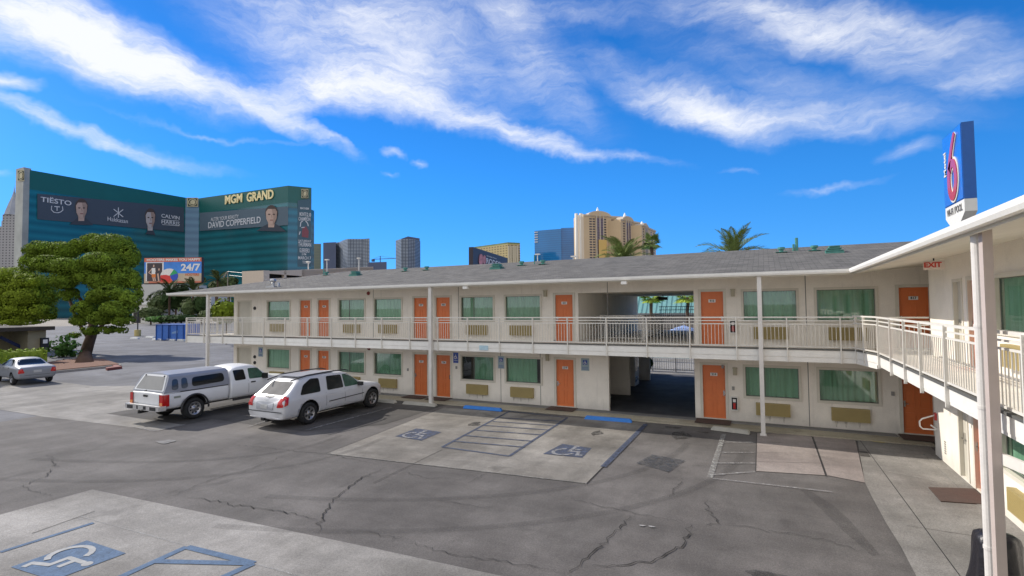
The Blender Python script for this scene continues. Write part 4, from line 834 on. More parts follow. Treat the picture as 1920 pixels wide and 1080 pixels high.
st=[(q[0],q[1],zq(q[2]),zq(q[3]),q[4]*.955,q[5]*.95)+tuple(q[6:]) for q in st]
ry,fy=1.08,4.26; rt=.37
body,tr=car_body('suv_body',st,silver,[(ry,rt+.02,.80),(ry,rt+.02,-.80),(fy,rt+.02,.80),(fy,rt+.02,-.80)],.44,SUV)
def patchz(t_,pts,ax,**k): return patch(t_,[((q[0]*.955 if ax in 'BF' else q[0]),zq(q[1])) for q in pts],ax,**k)
for sx in (-1,1):
    for y in (ry,fy): wheel(SUV,sx*.765,y,rt,.24,sx)
sideL=('R','L')
for ax in 'RL':
    cp('window',patchz(tr,[(.72,1.06),(1.62,1.06),(1.66,1.60),(1.30,1.62),(.92,1.42)],ax,round_=.07),tint,SUV)
    cp('window',patchz(tr,[(1.92,1.06),(2.72,1.06),(2.72,1.60),(2.0,1.62)],ax,round_=.07),tint,SUV)
    cp('window',patchz(tr,[(2.78,1.06),(3.62,1.06),(3.40,1.34),(3.14,1.58),(2.78,1.60)],ax,round_=.06),tint2,SUV)
    cp('door_trim',patchz(tr,[(1.95,.62),(3.75,.66),(3.75,.69),(1.95,.65)],ax,off=.012,round_=.0,rings=2),darkp,SUV)
    cp('sill',patchz(tr,[(1.55,.28),(3.75,.28),(3.75,.36),(1.55,.36)],ax,off=.008,round_=.02,rings=2),darkp,SUV)
    for (a,z) in ((2.06,.90),(2.90,.92)): cp('door_handle',patchz(tr,[(a,z),(a+.17,z),(a+.17,z+.035),(a,z+.035)],ax,off=.02,round_=.01,rings=2),silver,SUV)
    for a in (1.84,2.75,3.66): cp('door_gap',patchz(tr,[(a,.38),(a+.012,.38),(a+.012,1.0),(a,1.0)],ax,off=.003,round_=0,rings=2),darkp,SUV)
    for wy in (ry,fy):
        arc=[(wy+.47*math.cos(t),rt+.02+.47*math.sin(t)) for t in [R(a) for a in range(-8,190,12)]]; inn=[(wy+.44*math.cos(t),rt+.02+.44*math.sin(t)) for t in [R(a) for a in range(188,-10,-12)]]
    sx=1 if ax=='R' else -1
    b=MB(); b.tube([(sx*.56,.55,1.52),(sx*.59,1.2,1.635),(sx*.61,2.2,1.655),(sx*.60,3.0,1.635),(sx*.58,3.2,1.58)],.022,8); cp('roof_rack',b,darkp,SUV)
    b=MB(); b.box((sx*.86,3.42,1.0),(sx*1.05,3.54,1.14)); b.box((sx*.82,3.46,1.0),(sx*.88,3.52,1.04)); cp('wing_mirror',b,darkp,SUV,smooth=False)
    q=[(sx*.60,.72),(sx*.88,.74),(sx*.84,1.04),(sx*.78,1.12),(sx*.66,1.10)]
    cp('tail_light',patchz(tr,q,'B',off=.022,round_=.03),redl,SUV)
    cp('tail_light',patchz(tr,[(.04,.76),(.17,.80),(.27,1.08),(.14,1.10)], ax,off=.022,round_=.03,rings=3),redl,SUV)
cp('rear_window',patchz(tr,[(-.60,1.13),(.60,1.13),(.52,1.56),(-.52,1.56)],'B',round_=.06),mat('rear_glass',(.16,.155,.15),.7,var=.25,scale=2.5,spec=.12),SUV)
cp('license_plate',patchz(tr,[(-.20,.66),(.12,.66),(.12,.80),(-.20,.80)],'B',off=.04,round_=.01,rings=2),platew,SUV)
cp('plate_recess',patchz(tr,[(-.42,.62),(.40,.62),(.42,.88),(-.44,.88)],'B',off=.022,round_=.04,rings=3),paint('silver_shadow',(.40,.41,.44)),SUV)  # shade of the recess put into a darker silver on a flat patch
cp('bumper_gap',patchz(tr,[(-.84,.56),(.84,.56),(.84,.585),(-.84,.585)],'B',off=.035,round_=0,rings=2),darkp,SUV)
cp('wiper',patchz(tr,[(-.30,1.10),(.05,1.04),(.30,1.09),(.30,1.105),(.05,1.06),(-.30,1.12)],'B',off=.02,round_=0,rings=2),darkp,SUV)
cp('badge',patchz(tr,[(-.14,.95),(.06,.95),(.06,.985),(-.14,.985)],'B',off=.012,round_=.01,rings=2),chrome,SUV)
b=MB(); b.box((-.12,-.06,.27),(.02,.1,.36)); b.box((.06,-.04,.24),(.16,.2,.30)); cp('tow_hitch',b,black,SUV,smooth=False)
cp('rear_bumper',patchz(tr,[(-.86,.36),(.86,.36),(.88,.54),(-.88,.54)],'B',off=.03,round_=.05,rings=3),silver,SUV)
b=MB(); b.box((-.50,.9,1.605),(.50,2.5,1.628)); cp('roof_panel',b,mat('grey_roof_panel',(.32,.33,.36),.35,var=.1),SUV,smooth=False)
# ---- white pickup with blue-grey shell
TR=thing('parked_pickup','white extended-cab pickup with blue-grey topper shell and chrome rear bumper','pickup',(-19.70,10.77,L0),local=True)
hw=.97
st=[(.05,.50,1.03,1.07,.95,.90,0),(.09,.46,1.05,1.08,.97,.92,0),(.8,.46,1.06,1.09,.97,.92,0),(2.0,.46,1.07,1.10,.97,.92,0),(2.52,.46,1.08,1.11,.97,.92,0),(2.56,.44,1.08,1.11,.95,.90,0)]
ry,fy=1.18,4.98; rt=.385
bed,trb=car_body('bed_body',st,whitep,[(ry,rt+.02,.82),(ry,rt+.02,-.82)],.47,TR,sub=2)
bed.name='bed'
st=[(2.58,.44,1.10,1.20,.95,.78,.02),(2.62,.44,1.12,1.70,.97,.74,.05),(2.9,.44,1.13,1.84,.97,.72,.05),(3.5,.44,1.13,1.87,.97,.72,0),(3.95,.44,1.12,1.83,.97,.71,-.05),(4.42,.44,1.11,1.22,.97,.80,-.05),(5.0,.44,1.07,1.16,.96,.82,0),(5.6,.44,1.02,1.10,.94,.80,0),(5.82,.48,.95,1.02,.88,.74,0),(5.9,.55,.85,.88,.80,.68,0)]
zc=lambda z: z if z<.9 else .9+(z-.9)*.87
st=[(q[0],q[1],zc(q[2]),zc(q[3]))+tuple(q[4:]) for q in st]
cab,trc=car_body('cab_body',st,whitep,[(fy,rt+.02,.82),(fy,rt+.02,-.82)],.47,TR,sub=2)
# topper shell
v=[];f=[]
SS=[(.10,.0),(.16,.0),(1.0,.0),(2.45,.0),(2.55,.0)]
for y,_ in SS:
    for (x,z,sl) in ((.93,1.08,0),(.90,1.32,.11),(.80,1.60,.24),(.70,1.68,.28),(.3,1.72,.30),(-.3,1.72,.30),(-.70,1.68,.28),(-.80,1.60,.24),(-.90,1.32,.11),(-.93,1.08,0)): v.append((x,y+(sl if y<.5 else 0),z))
n=10
for i in range(len(SS)-1):
    for k in range(n-1): f.append((i*n+k,i*n+k+1,(i+1)*n+k+1,(i+1)*n+k))
f.append(tuple(range(n))[::-1]); f.append(tuple(range(4*n,5*n))); f+= [(i*n,(i+1)*n,(i+1)*n+9,i*n+9) for i in range(4)]
b=MB(); b.add(v,f); me=b.mesh('topper_shell',[grey_shell],recalc=True,smooth=False)
shell=link('topper_shell',me,TR); bm=bmesh.new(); bm.from_mesh(me); trs=BVHTree.FromBMesh(bm); bm.free()
cp('shell_frame',patch(trs,[(-.88,1.13),(.88,1.13),(.66,1.665),(-.66,1.665)],'B',off=.008,round_=.06),whitep,TR)
cp('rear_window',patch(trs,[(-.78,1.17),(.78,1.17),(.60,1.61),(-.60,1.61)],'B',off=.016,round_=.05),mat('hazy_glass',(.27,.265,.25),.25,var=.08,spec=.6),TR)
for sx in (-1,1): b=MB(); b.tube([(sx*.55,.36,1.64),(sx*.55,.33,1.61)],.03,8); cp('hinge',b,black,TR)
for ax in 'RL':
    for q in ([(.36,1.15),(.60,1.15),(.62,1.52),(.42,1.52)],[(.70,1.16),(.94,1.17),(.94,1.53),(.74,1.53)],):
        cp('shell_window',patch(trs,q,ax,off=.012,round_=.09),mm('shell_pane',(.05,.07,.10),.12,spec=.7),TR)
    cp('shell_window',patch(trs,[(1.08,1.18),(2.34,1.22),(2.34,1.54),(1.12,1.51)],ax,off=.014,round_=.12),tint,TR)
    cp('bed_rail',patch(trb,[(.08,1.045),(2.5,1.045),(2.5,1.075),(.08,1.075)],ax,off=.012,round_=0,rings=2),black,TR)
    cp('cab_window',patch(trc,[(a_,zc(z_)) for a_,z_ in [(2.80,1.20),(3.28,1.20),(3.26,1.66),(2.80,1.66)]],ax,round_=.06),tint,TR)
    cp('cab_window',patch(trc,[(a_,zc(z_)) for a_,z_ in [(3.42,1.20),(4.26,1.18),(4.06,1.46),(3.90,1.66),(3.44,1.68)]],ax,round_=.06),tint2,TR)
    cp('door_handle',patch(trc,[(a_,zc(z_)) for a_,z_ in [(3.46,1.02),(3.68,1.02),(3.68,1.08),(3.46,1.08)]],ax,off=.014,round_=.02,rings=2),black,TR)
    for a in (3.36,): cp('door_gap',patch(trc,[(a_,zc(z_)) for a_,z_ in [(a,.48),(a+.014,.48),(a+.014,1.16),(a,1.16)]],ax,off=.003,round_=0,rings=2),darkp,TR)
    sx=1 if ax=='R' else -1
    b=MB(); b.box((sx*.96,3.98,1.12),(sx*1.18,4.08,1.34)); b.box((sx*.90,4.0,1.16),(sx*.98,4.06,1.22)); cp('wing_mirror',b,black,TR,smooth=False)
    b=MB(); b.box((sx*.80,.035,.62),(sx*.965,.075,1.02)); cp('tail_light',b,redl,TR,smooth=False); b=MB(); b.box((sx*.802,.028,.66),(sx*.962,.034,.76)); cp('reverse_light',b,orl,TR,smooth=False)
    b=MB(); b.box((sx*.955,.07,.62),(sx*.985,.26,1.02)); cp('tail_light',b,redl,TR,smooth=False)
    # black wheel-arch lip
    arc=[Vector((sx*.985,ry+.50*math.cos(R(a)),rt+.02+.50*math.sin(R(a)))) for a in range(-5,186,10)]; b=MB(); b.tube(arc,.032,8); cp('arch_flare',b,darkp,TR)
for sx in (-1,1):
    for y in (ry,fy): wheel(TR,sx*.83,y,rt,.27,sx,8,'round')
b=MB(); b.box((-.90,-.12,.48),(.90,.0,.66)); b.box((-1.0,-.11,.49),(-.90,.14,.65)); b.box((.90,-.11,.49),(1.0,.14,.65)); b.box((-.9,.0,.50),(.9,.06,.6)); cp('rear_bumper',b,[mat('bright_chrome',(.78,.78,.78),.32,metal=.85,var=.1,scale=9)],TR,smooth=False)
b=MB(); b.box((-.28,-.125,.51),(.28,-.119,.63)); b.box((.5,-.125,.5),(.85,-.119,.62)); b.box((-.85,-.125,.5),(-.5,-.119,.62)); cp('bumper_recess',b,darkp,TR,smooth=False)
b=MB(); b.box((-.17,-.13,.515),(.13,-.126,.625)); cp('license_plate',b,platew,TR,smooth=False)
b=MB(); b.box((-.05,-.2,.38),(.05,.1,.46)); b.tube([(0,-.18,.40),(0,-.18,.50)],.035,8); cp('tow_hitch',b,black,TR,smooth=False)
b=MB(); b.box((-.14,.02,.92),(.08,.045,.99)); cp('tailgate_handle',b,black,TR,smooth=False)
b=MB(); b.box((-.78,.032,.60),(.78,.044,.612)); b.box((-.785,.033,.60),(-.775,.044,1.04)); b.box((.775,.033,.60),(.785,.044,1.04)); cp('tailgate_gap',b,darkp,TR,smooth=False)
b=MB(); b.tube([(0,.5,.42),(0,5.6,.42)],.12,8); b.box((-.6,.4,.38),(.6,1.9,.48)); cp('underbody',b,black,TR,smooth=False)
cp('badge',patch(trb,[(.42,.86),(.66,.86),(.66,.93),(.42,.93)],'R',off=.012,round_=.02,rings=2),mat('badge_olive',(.25,.27,.22),.5),TR)
cp('badge',patch(trb,[(-.74,.66),(-.52,.66),(-.52,.70),(-.74,.70)],'B',off=.012,round_=.01,rings=2),chrome,TR)
b=MB(); b.box((-.012,.0,1.12),(.012,.06,1.16)); cp('lock',b,black,TR,smooth=False)
for sx in (-1,1):
    b=MB(); b.box((sx*.90,2.7,.40),(sx*.96,4.3,.47)); cp('running_board',b,darkp,TR,smooth=False)
# ---- sedan at the left edge
SE=thing('parked_sedan','small silver sedan seen from behind at the left edge before the clipped hedge','sedan',(-35.9,14.15,L0),rotz=R(84),local=True)
st=[(0,.42,.86,.90,.72,.64,.02),(.05,.34,.92,.96,.82,.70,.04),(.18,.30,.94,1.0,.85,.72,.05),(.62,.28,.95,1.04,.86,.70,.05),(.74,.28,.95,1.07,.86,.66,.2),(1.25,.28,.95,1.36,.86,.56,.10),(1.75,.28,.94,1.41,.86,.56,0),(2.4,.28,.93,1.40,.86,.56,-.05),(2.75,.28,.93,1.30,.86,.56,-.1),(3.35,.28,.92,.98,.86,.66,0),(3.9,.28,.86,.91,.84,.66,0),(4.3,.32,.76,.80,.76,.6,0),(4.42,.4,.66,.70,.66,.5,0)]
ry,fy=.92,3.55; rt=.31
body,trd=car_body('sedan_body',st,sedanp,[(ry,rt+.02,.76),(ry,rt+.02,-.76),(fy,rt+.02,.76),(fy,rt+.02,-.76)],.37,SE)
for sx in (-1,1):
    for y in (ry,fy): wheel(SE,sx*.75,y,rt,.2,sx,7)
for ax in 'RL':
    cp('window',patch(trd,[(1.10,1.0),(1.82,1.0),(1.82,1.32),(1.42,1.32)],ax,round_=.05),tint,SE); cp('window',patch(trd,[(1.88,1.0),(2.95,.98),(2.5,1.28),(1.88,1.33)],ax,round_=.05),tint,SE)
    for a in (1.30,2.2): cp('door_handle',patch(trd,[(a,.86),(a+.15,.86),(a+.15,.89),(a,.89)],ax,off=.015,round_=.01,rings=2),chrome,SE)
    sx=1 if ax=='R' else -1; cp('tail_light',patch(trd,[(sx*.54,.66),(sx*.80,.64),(sx*.78,.86),(sx*.62,.90)],'B',off=.012,round_=.03),redl,SE)
    b=MB(); b.box((sx*.84,2.72,.96),(sx*1.0,2.8,1.08)); cp('wing_mirror',b,sedanp,SE,smooth=False)
cp('rear_window',patch(trd,[(-.60,1.05),(.60,1.05),(.48,1.33),(-.48,1.33)],'B',off=.008,round_=.05),tint,SE)
cp('license_plate',patch(trd,[(-.17,.66),(.17,.66),(.17,.79),(-.17,.79)],'B',off=.014,round_=.01,rings=2),platew,SE)
cp('bumper_gap',patch(trd,[(-.74,.53),(.74,.53),(.74,.545),(-.74,.545)],'B',off=.008,round_=0,rings=2),darkp,SE)
# ================================================================ vegetation
def leafmat(name,c,trans=.25,isl=.38,spec=.06):
    M=mat(name,c,.7,var=.28,scale=.8,island=isl,spec=spec); M.node_tree.nodes['Principled BSDF'].inputs['Subsurface Weight'].default_value=0
    return M
pine=leafmat('pine_foliage',(.165,.235,.026)); pine2=leafmat('yellow_green_pine_foliage',(.21,.27,.025)); shrubm=leafmat('shrub_leaves',(.10,.20,.05)); hedgem=leafmat('hedge_leaves',(.24,.32,.04)); oliv=leafmat('olive_foliage',(.10,.13,.05)); citrus=leafmat('yellow_green_foliage',(.17,.22,.02)); palmm=leafmat('palm_leaf',(.21,.26,.09)); palmg=leafmat('fan_palm_leaf',(.26,.34,.05)); dkgreen=leafmat('dark_green_foliage',(.045,.075,.025))  # pine2 is the yellower green of the low spreading pine
def leaves(name,lobes,n,size,m,parent,seed=0,shell=.8,flat=.0,clump=0,asp=1.0):
    r=np.random.default_rng(seed+11); V=[];vol=np.array([l[3]*l[4]*l[5] for l in lobes])**(2/3.); cnt=(n*vol/vol.sum()).astype(int)
    for l,k in zip(lobes,cnt):
        c=np.array(l[:3]); rad=np.array(l[3:6])
        d=r.normal(size=(k,3)); d/=np.linalg.norm(d,axis=1)[:,None]
        # tufts: directions are pulled towards random tuft centres so that gaps stay between them
        t=r.normal(size=(max(6,k//90),3)); t/=np.linalg.norm(t,axis=1)[:,None]; ti=r.integers(0,len(t),k); tr_=r.uniform(.72,1.12,len(t))
        dd=t[ti]+r.normal(size=(k,3))*.16; dd/=np.linalg.norm(dd,axis=1)[:,None]; use=r.random(k)<.8; d[use]=dd[use]
        rr=np.where(use,tr_[ti],1.)*(shell+(1-shell)*r.random(k)**.45)
        P=c+d*rad*rr[:,None]
        nrm=d+r.normal(size=(k,3))*.38; nrm[:,2]+=.15; nrm/=np.linalg.norm(nrm,axis=1)[:,None]
        a=np.cross(nrm,r.normal(size=(k,3))); a/=np.linalg.norm(a,axis=1)[:,None]; b_=np.cross(nrm,a)
        s=size*r.uniform(.55,1.35,k)[:,None]
        q=np.stack([P-a*s*.5-b_*s*.16*asp,P+a*s*.1-b_*s*.42*asp,P+a*s*.6+b_*s*.05,P-a*s*.05+b_*s*.42*asp],1); V.append(q)
    V=np.concatenate(V).reshape(-1,3); nf=len(V)//4
    me=bpy.data.meshes.new(name); off=np.array(OFF.get(parent.name,(0,0,0)) if parent else (0,0,0)); me.vertices.add(len(V)); me.vertices.foreach_set('co',(V-off).astype(np.float32).ravel())
    me.loops.add(nf*4); me.loops.foreach_set('vertex_index',np.arange(nf*4,dtype=np.int32)); me.polygons.add(nf); me.polygons.foreach_set('loop_start',np.arange(0,nf*4,4,dtype=np.int32)); me.update(calc_edges=True); me.materials.append(m)
    return link(name,me,parent,off=tuple(off))
def core(b,lobes,f=.55,seed=3):
    r=random.Random(seed)
    for l in lobes:
        n,mn=12,8; v=[]; 
        for i in range(mn+1):
            th=math.pi*i/mn
            for k in range(n):
                ph=2*math.pi*k/n; j=1+r.uniform(-.12,.12); v.append((l[0]+l[3]*f*j*math.sin(th)*math.cos(ph),l[1]+l[4]*f*j*math.sin(th)*math.sin(ph),l[2]+l[5]*f*j*math.cos(th)))
        b.add(v,[(i*n+k,i*n+(k+1)%n,(i+1)*n+(k+1)%n,(i+1)*n+k) for i in range(mn) for k in range(n)])
def lobe_px(x,y,rx,ry,D,dy=0,deep=.9):     # lobe seen at pixel x,y at distance D along the view
    d=ray(x,y); t=D/FPX; c=Vector((d.x*t,d.y*t,EYE+d.z*t)); s=D/FPX; return (c.x,c.y,c.z,rx*s*deep+.0,rx*s,ry*s)
def tree(name,label,cat,base,trunk,limbs,lobes,n,size,m,seed=0,group=None,tr=(.45,.3),corem=None,asp=1.0):
    t=thing(name,label,cat,tuple(base),group=group)
    b=MB(); b.tube(trunk,[tr[0]*1.25]+[tr[0]+(tr[1]-tr[0])*i/(len(trunk)-1) for i in range(1,len(trunk))],10)
    for L_ in limbs: b.tube(L_,[tr[1]*.75]+[tr[1]*.5*(1-.5*i/len(L_)) for i in range(1,len(L_))],7)
    b.build('trunk',[bark],t,smooth=True)
    c=leaves('crown',lobes,n,size,m,t,seed,asp=asp)
    if corem!='open':
        b=MB(); core(b,lobes); k=b.build('inner_foliage',[m],t,smooth=False); k.parent=c
    return t
# big pine on the planter island
D0=48.6
base=G(158,684,L0)
dx=[lobe_px(a[0],a[1],a[2]*.84,a[3]*.86,D,deep=dp) for a,D,dp in (((212,462,40,28),50,1.0),((175,455,26,20),50.5,.9),((243,482,22,26),49.5,.9),((198,492,46,22),48.4,.9),((150,462,22,16),51,.9),((120,470,32,20),50,.9),((78,470,34,20),50,.9),((60,492,24,20),49.5,.9),((100,495,40,20),48.6,.9),((128,500,36,20),47,.9),((118,525,30,20),47,.8),((160,515,24,22),47.6,.8),((225,520,34,26),48.6,.9),((190,530,30,24),48,.9),((252,528,16,22),48.5,.8),
 ((212,548,32,18),46.2,.9),((245,560,24,20),46.4,.9),((180,556,24,16),46.4,.8),((222,578,36,18),46,.9),((160,580,26,20),46.6,.8),((150,600,22,14),46.6,.7),((190,596,28,16),46.2,.8),((232,600,24,13),46.4,.8),((262,548,9,14),47,.7),((130,552,20,16),48,.7),((204,618,20,9),46.8,.6),((170,620,20,10),46.8,.6),((140,628,14,7),47,.5),((228,618,14,9),47,.5),((185,575,30,26),48.6,.6),((190,510,44,34),50.6,.6))]
def up(px_,py_,D): d=ray(px_,py_)*(D/FPX); return Vector((d.x,d.y,EYE+d.z))
trunk=[base+Vector((0,0,-.1)),up(160,665,48.4),up(166,645,48.4),up(172,628,48.4),up(176,600,48.6)]
limbs=[[up(170,635,48.4),up(155,618,48.2),up(140,590,48.4),up(120,530,49)],[up(172,628,48.4),up(192,610,48),up(215,580,47.5)],[up(176,600,48.6),up(180,560,49),up(195,500,49)],[up(176,602,48.6),up(150,560,49.2),up(100,500,49.5)]]
tree('pine_tree','tall dark-trunked pine with many rounded green clumps on the planter island','tree',base,trunk,limbs,dx,120000,.15,pine,1,tr=(.52,.36),asp=.8)
# low spreading pine further left
lb=[lobe_px(*a,D,deep=dp) for a,D,dp in (((25,522,48,22),54,.9),((62,532,34,20),53,.9),((-15,525,40,20),54,.9),((10,550,40,20),52.6,.9),((55,558,40,18),52.4,.9),((88,556,18,16),53,.8),((-20,560,30,20),53,.8),((30,580,36,16),52,.8),((75,584,30,14),52,.7),((-10,585,30,16),52,.8),((45,600,36,10),52.4,.7),((92,592,14,10),52.6,.6),((5,603,26,9),52.4,.6),((30,555,66,36),54.6,.7))]
base2=G(24,676,L0)
tb=up(30,668,55); tree('pine_tree','low spreading pine with a domed yellow-green crown over the small tan building','tree',(tb.x,tb.y,L0),[Vector((tb.x,tb.y,-.2)),up(28,630,55),up(26,590,55)],[[up(28,620,55),up(60,580,54),up(75,565,53)],[up(26,600,55),up(0,570,54)]],lb,60000,.17,pine2,5,tr=(.4,.3),asp=.8)
# a third pine stands just outside the left edge: its shade crosses the lane by the sedan
lc=[(-53.5+a,14.2+b_,z_,r_,r_,h_) for a,b_,z_,r_,h_ in ((0,0,10.5,2.6,1.5),(-2.2,-1.5,8.6,2.6,1.4),(2.0,-1.6,8.2,2.4,1.3),(.5,-3.2,9.,2.2,1.2),(-1.,1.2,8.,2.2,1.2),(0,-1,6.8,3.0,1.2))]
tree('pine_tree','tall pine standing just beyond the left edge that shades the lane behind the sedan','tree',(-53.5,13.5,L0),[Vector((-53.5,13.5,-.2)),Vector((-53.4,13.5,4)),Vector((-53.5,13.4,8))],[],lc,16000,.3,pine,15,tr=(.45,.3))
# planter island
b=MB(); isl=[(60,703),(100,700),(200,690),(228,687),(196,677),(150,675),(110,680),(40,690)]
P=[G(*p,L0) for p in isl]
def poly_prism(b,P,z0,z1): 
    a=[(p.x,p.y) for p in P]; ar=sum(a[i][0]*a[(i+1)%len(a)][1]-a[(i+1)%len(a)][0]*a[i][1] for i in range(len(a))); a=a if ar>0 else a[::-1]; b.prism(a,z0,z1)
poly_prism(b,P,L0-.2,L0+.14); struct('planter_kerb',b,mat('kerb_concrete',(.36,.33,.29),.9,var=.15))
c=sum(P,Vector())/len(P); b=MB(); poly_prism(b,[c+(p-c)*.95 for p in P],L0,L0+.19); struct('planter_mulch',b,mat('red_mulch',(.19,.10,.065),1,var=.3,scale=6,bump=.5))
b=MB(); P2=[G(*p,L0+.15) for p in [(201,690.5),(229,687),(200,678),(202,680),(214,686.5),(198,689)]]; poly_prism(b,P2,L0-.1,L0+.16); struct('red_kerb',b,mat('red_kerb_paint',(.20,.055,.045),.8,var=.15))
# young shrub tree
sb=G(120,684,L0+.1); sl=[lobe_px(*a,45.5,deep=.9) for a in ((120,648,22,22),(108,655,18,18),(133,655,16,18),(121,668,14,10),(122,636,9,8))]
tree('shrub','young open-leaved shrub tree left of the big pine trunk','shrub',sb,[sb,up(119,672,45.5),up(120,655,45.5)],[[up(119,672,45.5),up(110,655,45.5)],[up(119,670,45.5),up(131,652,45.5)]],sl,1300,.26,shrubm,9,tr=(.09,.05),corem='open')
# clipped hedge
t=thing('clipped_hedge','clipped low hedge with sunlit top behind the silver sedan','hedge',(-46.8,14,0)); hb=MB()
a=WX(-12,674,-46.5); c_=WX(86,674,-46.5); z1=WX(50,656,-46.5).z
r_=np.random.default_rng(4)
b=MB(); b.box((-46.3,a.y,L0),(-47.3,c_.y,z1-.1)); b.build('hedge_body',[hedgem],t)
lob=[(-46.8,a.y+(c_.y-a.y)*(i+.5)/7,(z1+L0)/2+.05,.65,(c_.y-a.y)/12,(z1-L0)/2+.06) for i in range(7)]
leaves('foliage',lob,9000,.13,hedgem,t,21)
# small tan building
t=thing('tan_building','small tan building with dark flat roof, blue stair rail and wall telephone behind the hedge','building',(-52,14,0))
XB=-50.5; z2=WX(80,619,XB).z; z1=WX(80,612,XB).z; yR=WX(86,640,XB).y; yJ=WX(52,640,XB).y; yE=WX(96,616,XB).y
b=MB(); b.box((XB,yJ,L0),(XB-8,yR,z2)); b.box((XB-3,0,L0),(XB-8,yJ,z2)); b.build('wall',[mat('tan_wall',(.30,.26,.17),.9,var=.08)],t)
b=MB(); b.box((XB+.6,0,z2),(XB-9,yE,z1)); b.build('roof',[mat('brown_roof',(.05,.04,.03),.9)],t)
b=MB(); b.bar(WX(0,632,XB-1.2),WX(50,656,XB-1.2),.1,.22); b.build('stair_rail',[mat('navy_rail',(.008,.02,.10),.5)],t)
b=MB(); P=WX(83,642,XB+.25); b.box((P.x-.25,P.y-.18,P.z-.4),(P.x,P.y+.3,P.z+.35)); b.box((P.x-.1,P.y-.05,L0),(P.x,P.y+.05,P.z-.4)); b.build('telephone_booth',[black],t); b=MB(); b.box((P.x+.001,P.y-.08,P.z-.08),(P.x+.02,P.y+.2,P.z+.22)); b.build('telephone_panel',[platem],t)
# blue dumpster
A=G(293,638,L0); B_=G(345,639,L0); n=Vector((-(B_-A).y,(B_-A).x,0)).normalized()
t=thing('dumpster','blue steel dumpster with doors beyond the end of the motel balcony','dumpster',tuple(A)); H=2.15; dd=(B_-A)
b=MB(); b.extrude([A,B_,B_+Vector((0,0,H)),A+Vector((0,0,H))],n*2.2); b.build('container',[bluepaint],t,recalc=True)
b=MB()
for f_ in (0,.22,.45,.5,.75,.98): q=A+dd*f_-n*.04; b.bar(q,q+Vector((0,0,H)),.09,.09)
for z in (.1,H-.05): b.bar(A-n*.05+Vector((0,0,z)),B_-n*.05+Vector((0,0,z)),.1,.1)
b.build('ribs',[mat('blue_paint_dark',(.02,.08,.30),.6)],t)
b=MB(); q=A+dd*.66-n*.03; b.extrude([q+dd*-.09+Vector((0,0,.9)),q+dd*.12+Vector((0,0,1.0)),q+dd*.12+Vector((0,0,1.35)),q+dd*-.09+Vector((0,0,1.1))],n*.02); b.build('decal',[mat('pale_decal',(.2,.35,.6),.5)],t,recalc=True)
# parking-lot lamp post with yellow base, far left
base=G(258,630,L0); t=thing('lot_lamp_post','thin dark post on a yellow base in the far lot beside the big pine','lamp post',tuple(base))
b=MB(); b.tube([base,base+Vector((0,0,1))],.45,12); b.build('base',[mat('yellow_base',(.5,.40,.16),.85)],t)
b=MB(); b.tube([base+Vector((0,0,1)),base+Vector((0,0,8.5))],.09,8); b.build('post',[black],t)
# palms
def palm(name,label,base,top,nf,fl,m,fan=False,seed=0,group=None,tr=.22,up_=.9,wid=.035):
    r=random.Random(seed); t=thing(name,label,'palm tree',tuple(base),group=group); top=Vector(top)
    n=8; b=MB(); b.tube([Vector(base).lerp(top,i/n)+Vector((r.uniform(-.05,.05),r.uniform(-.05,.05),0)) for i in range(n+1)],[tr*1.2]+[tr]*(n-1)+[tr*1.15],10); b.build('trunk',[bark],t,smooth=True)
    b=MB()
    for k in range(nf):
        az=2*math.pi*k*.618+r.uniform(-.2,.2); e=r.uniform(-.35,1.35)*up_; L_=fl*r.uniform(.8,1.1); d=Vector((math.cos(az)*math.cos(e),math.sin(az)*math.cos(e),math.sin(e)))
        pts=[]; p=top.copy(); dr=d.copy(); ns=10
        for i in range(ns+1): pts.append(p.copy()); p=p+dr*L_/ns; dr=(dr+Vector((0,0,-.075-.03*i/ns*3))).normalized()
        if fan:
            st=int(ns*.45); b.tube(pts[:st+1],.02,4)
            c=pts[st]; x=(pts[st+1]-pts[st]).normalized(); y=x.cross(Vector((0,0,1))).normalized(); z=x.cross(y)
            for j in range(17):
                a=R(-95+190*j/16)+r.uniform(-.03,.03); q=c+(x*math.cos(a)+y*math.sin(a))*L_*.48*(1-.25*abs(a)/2)+Vector((0,0,-.12*L_*abs(math.sin(a))-.05)); sd=(y*math.cos(a)-x*math.sin(a))*L_*.04
                b.sheet([c,c.lerp(q,.55)-sd,q,c.lerp(q,.55)+sd])
        else:
            b.tube(pts,[.035*(1-.8*i/ns) for i in range(ns+1)],4)
            for i in range(2,ns*7):
                f=i/(ns*7); j=min(int(f*ns),ns-1); q=pts[j].lerp(pts[j+1],f*ns-j); ax=(pts[j+1]-pts[j]).normalized(); s_=ax.cross(Vector((0,0,1)))
                if s_.length<.05: s_=Vector((1,0,0))
                s_.normalize(); u=s_.cross(ax); ll=L_*.24*math.sin(math.pi*min(1,f*.9+.12))+.05
                for sg in(-1,1):
                    dirv=(s_*sg*.75+ax*.75+u*r.uniform(.05,.45)).normalized(); e_=q+dirv*ll+Vector((0,0,-.1*ll)); wv=ax*wid
                    b.sheet([q-wv*.5,q.lerp(e_,.5)-wv*.7,e_,q.lerp(e_,.5)+wv*.7])
    b.build('crown',[m],t); return t
def palm_at(px_,py_,D,**k):
    tp_=up(px_,py_,D); return palm(base=(tp_.x,tp_.y,L0),top=tp_,**k)
palm_at(1376,480,36,name='palm_tree',label='date palm with spiky feathery fronds rising alone above the roof ridge',nf=34,fl=2.75,m=palmm,seed=3,up_=1.0)
palm_at(1168,488,38,name='palm_tree',label='broad hazy-fronded date palm above the ridge in front of the beige towers',nf=38,fl=2.45,m=palmm,seed=8,up_=.85)
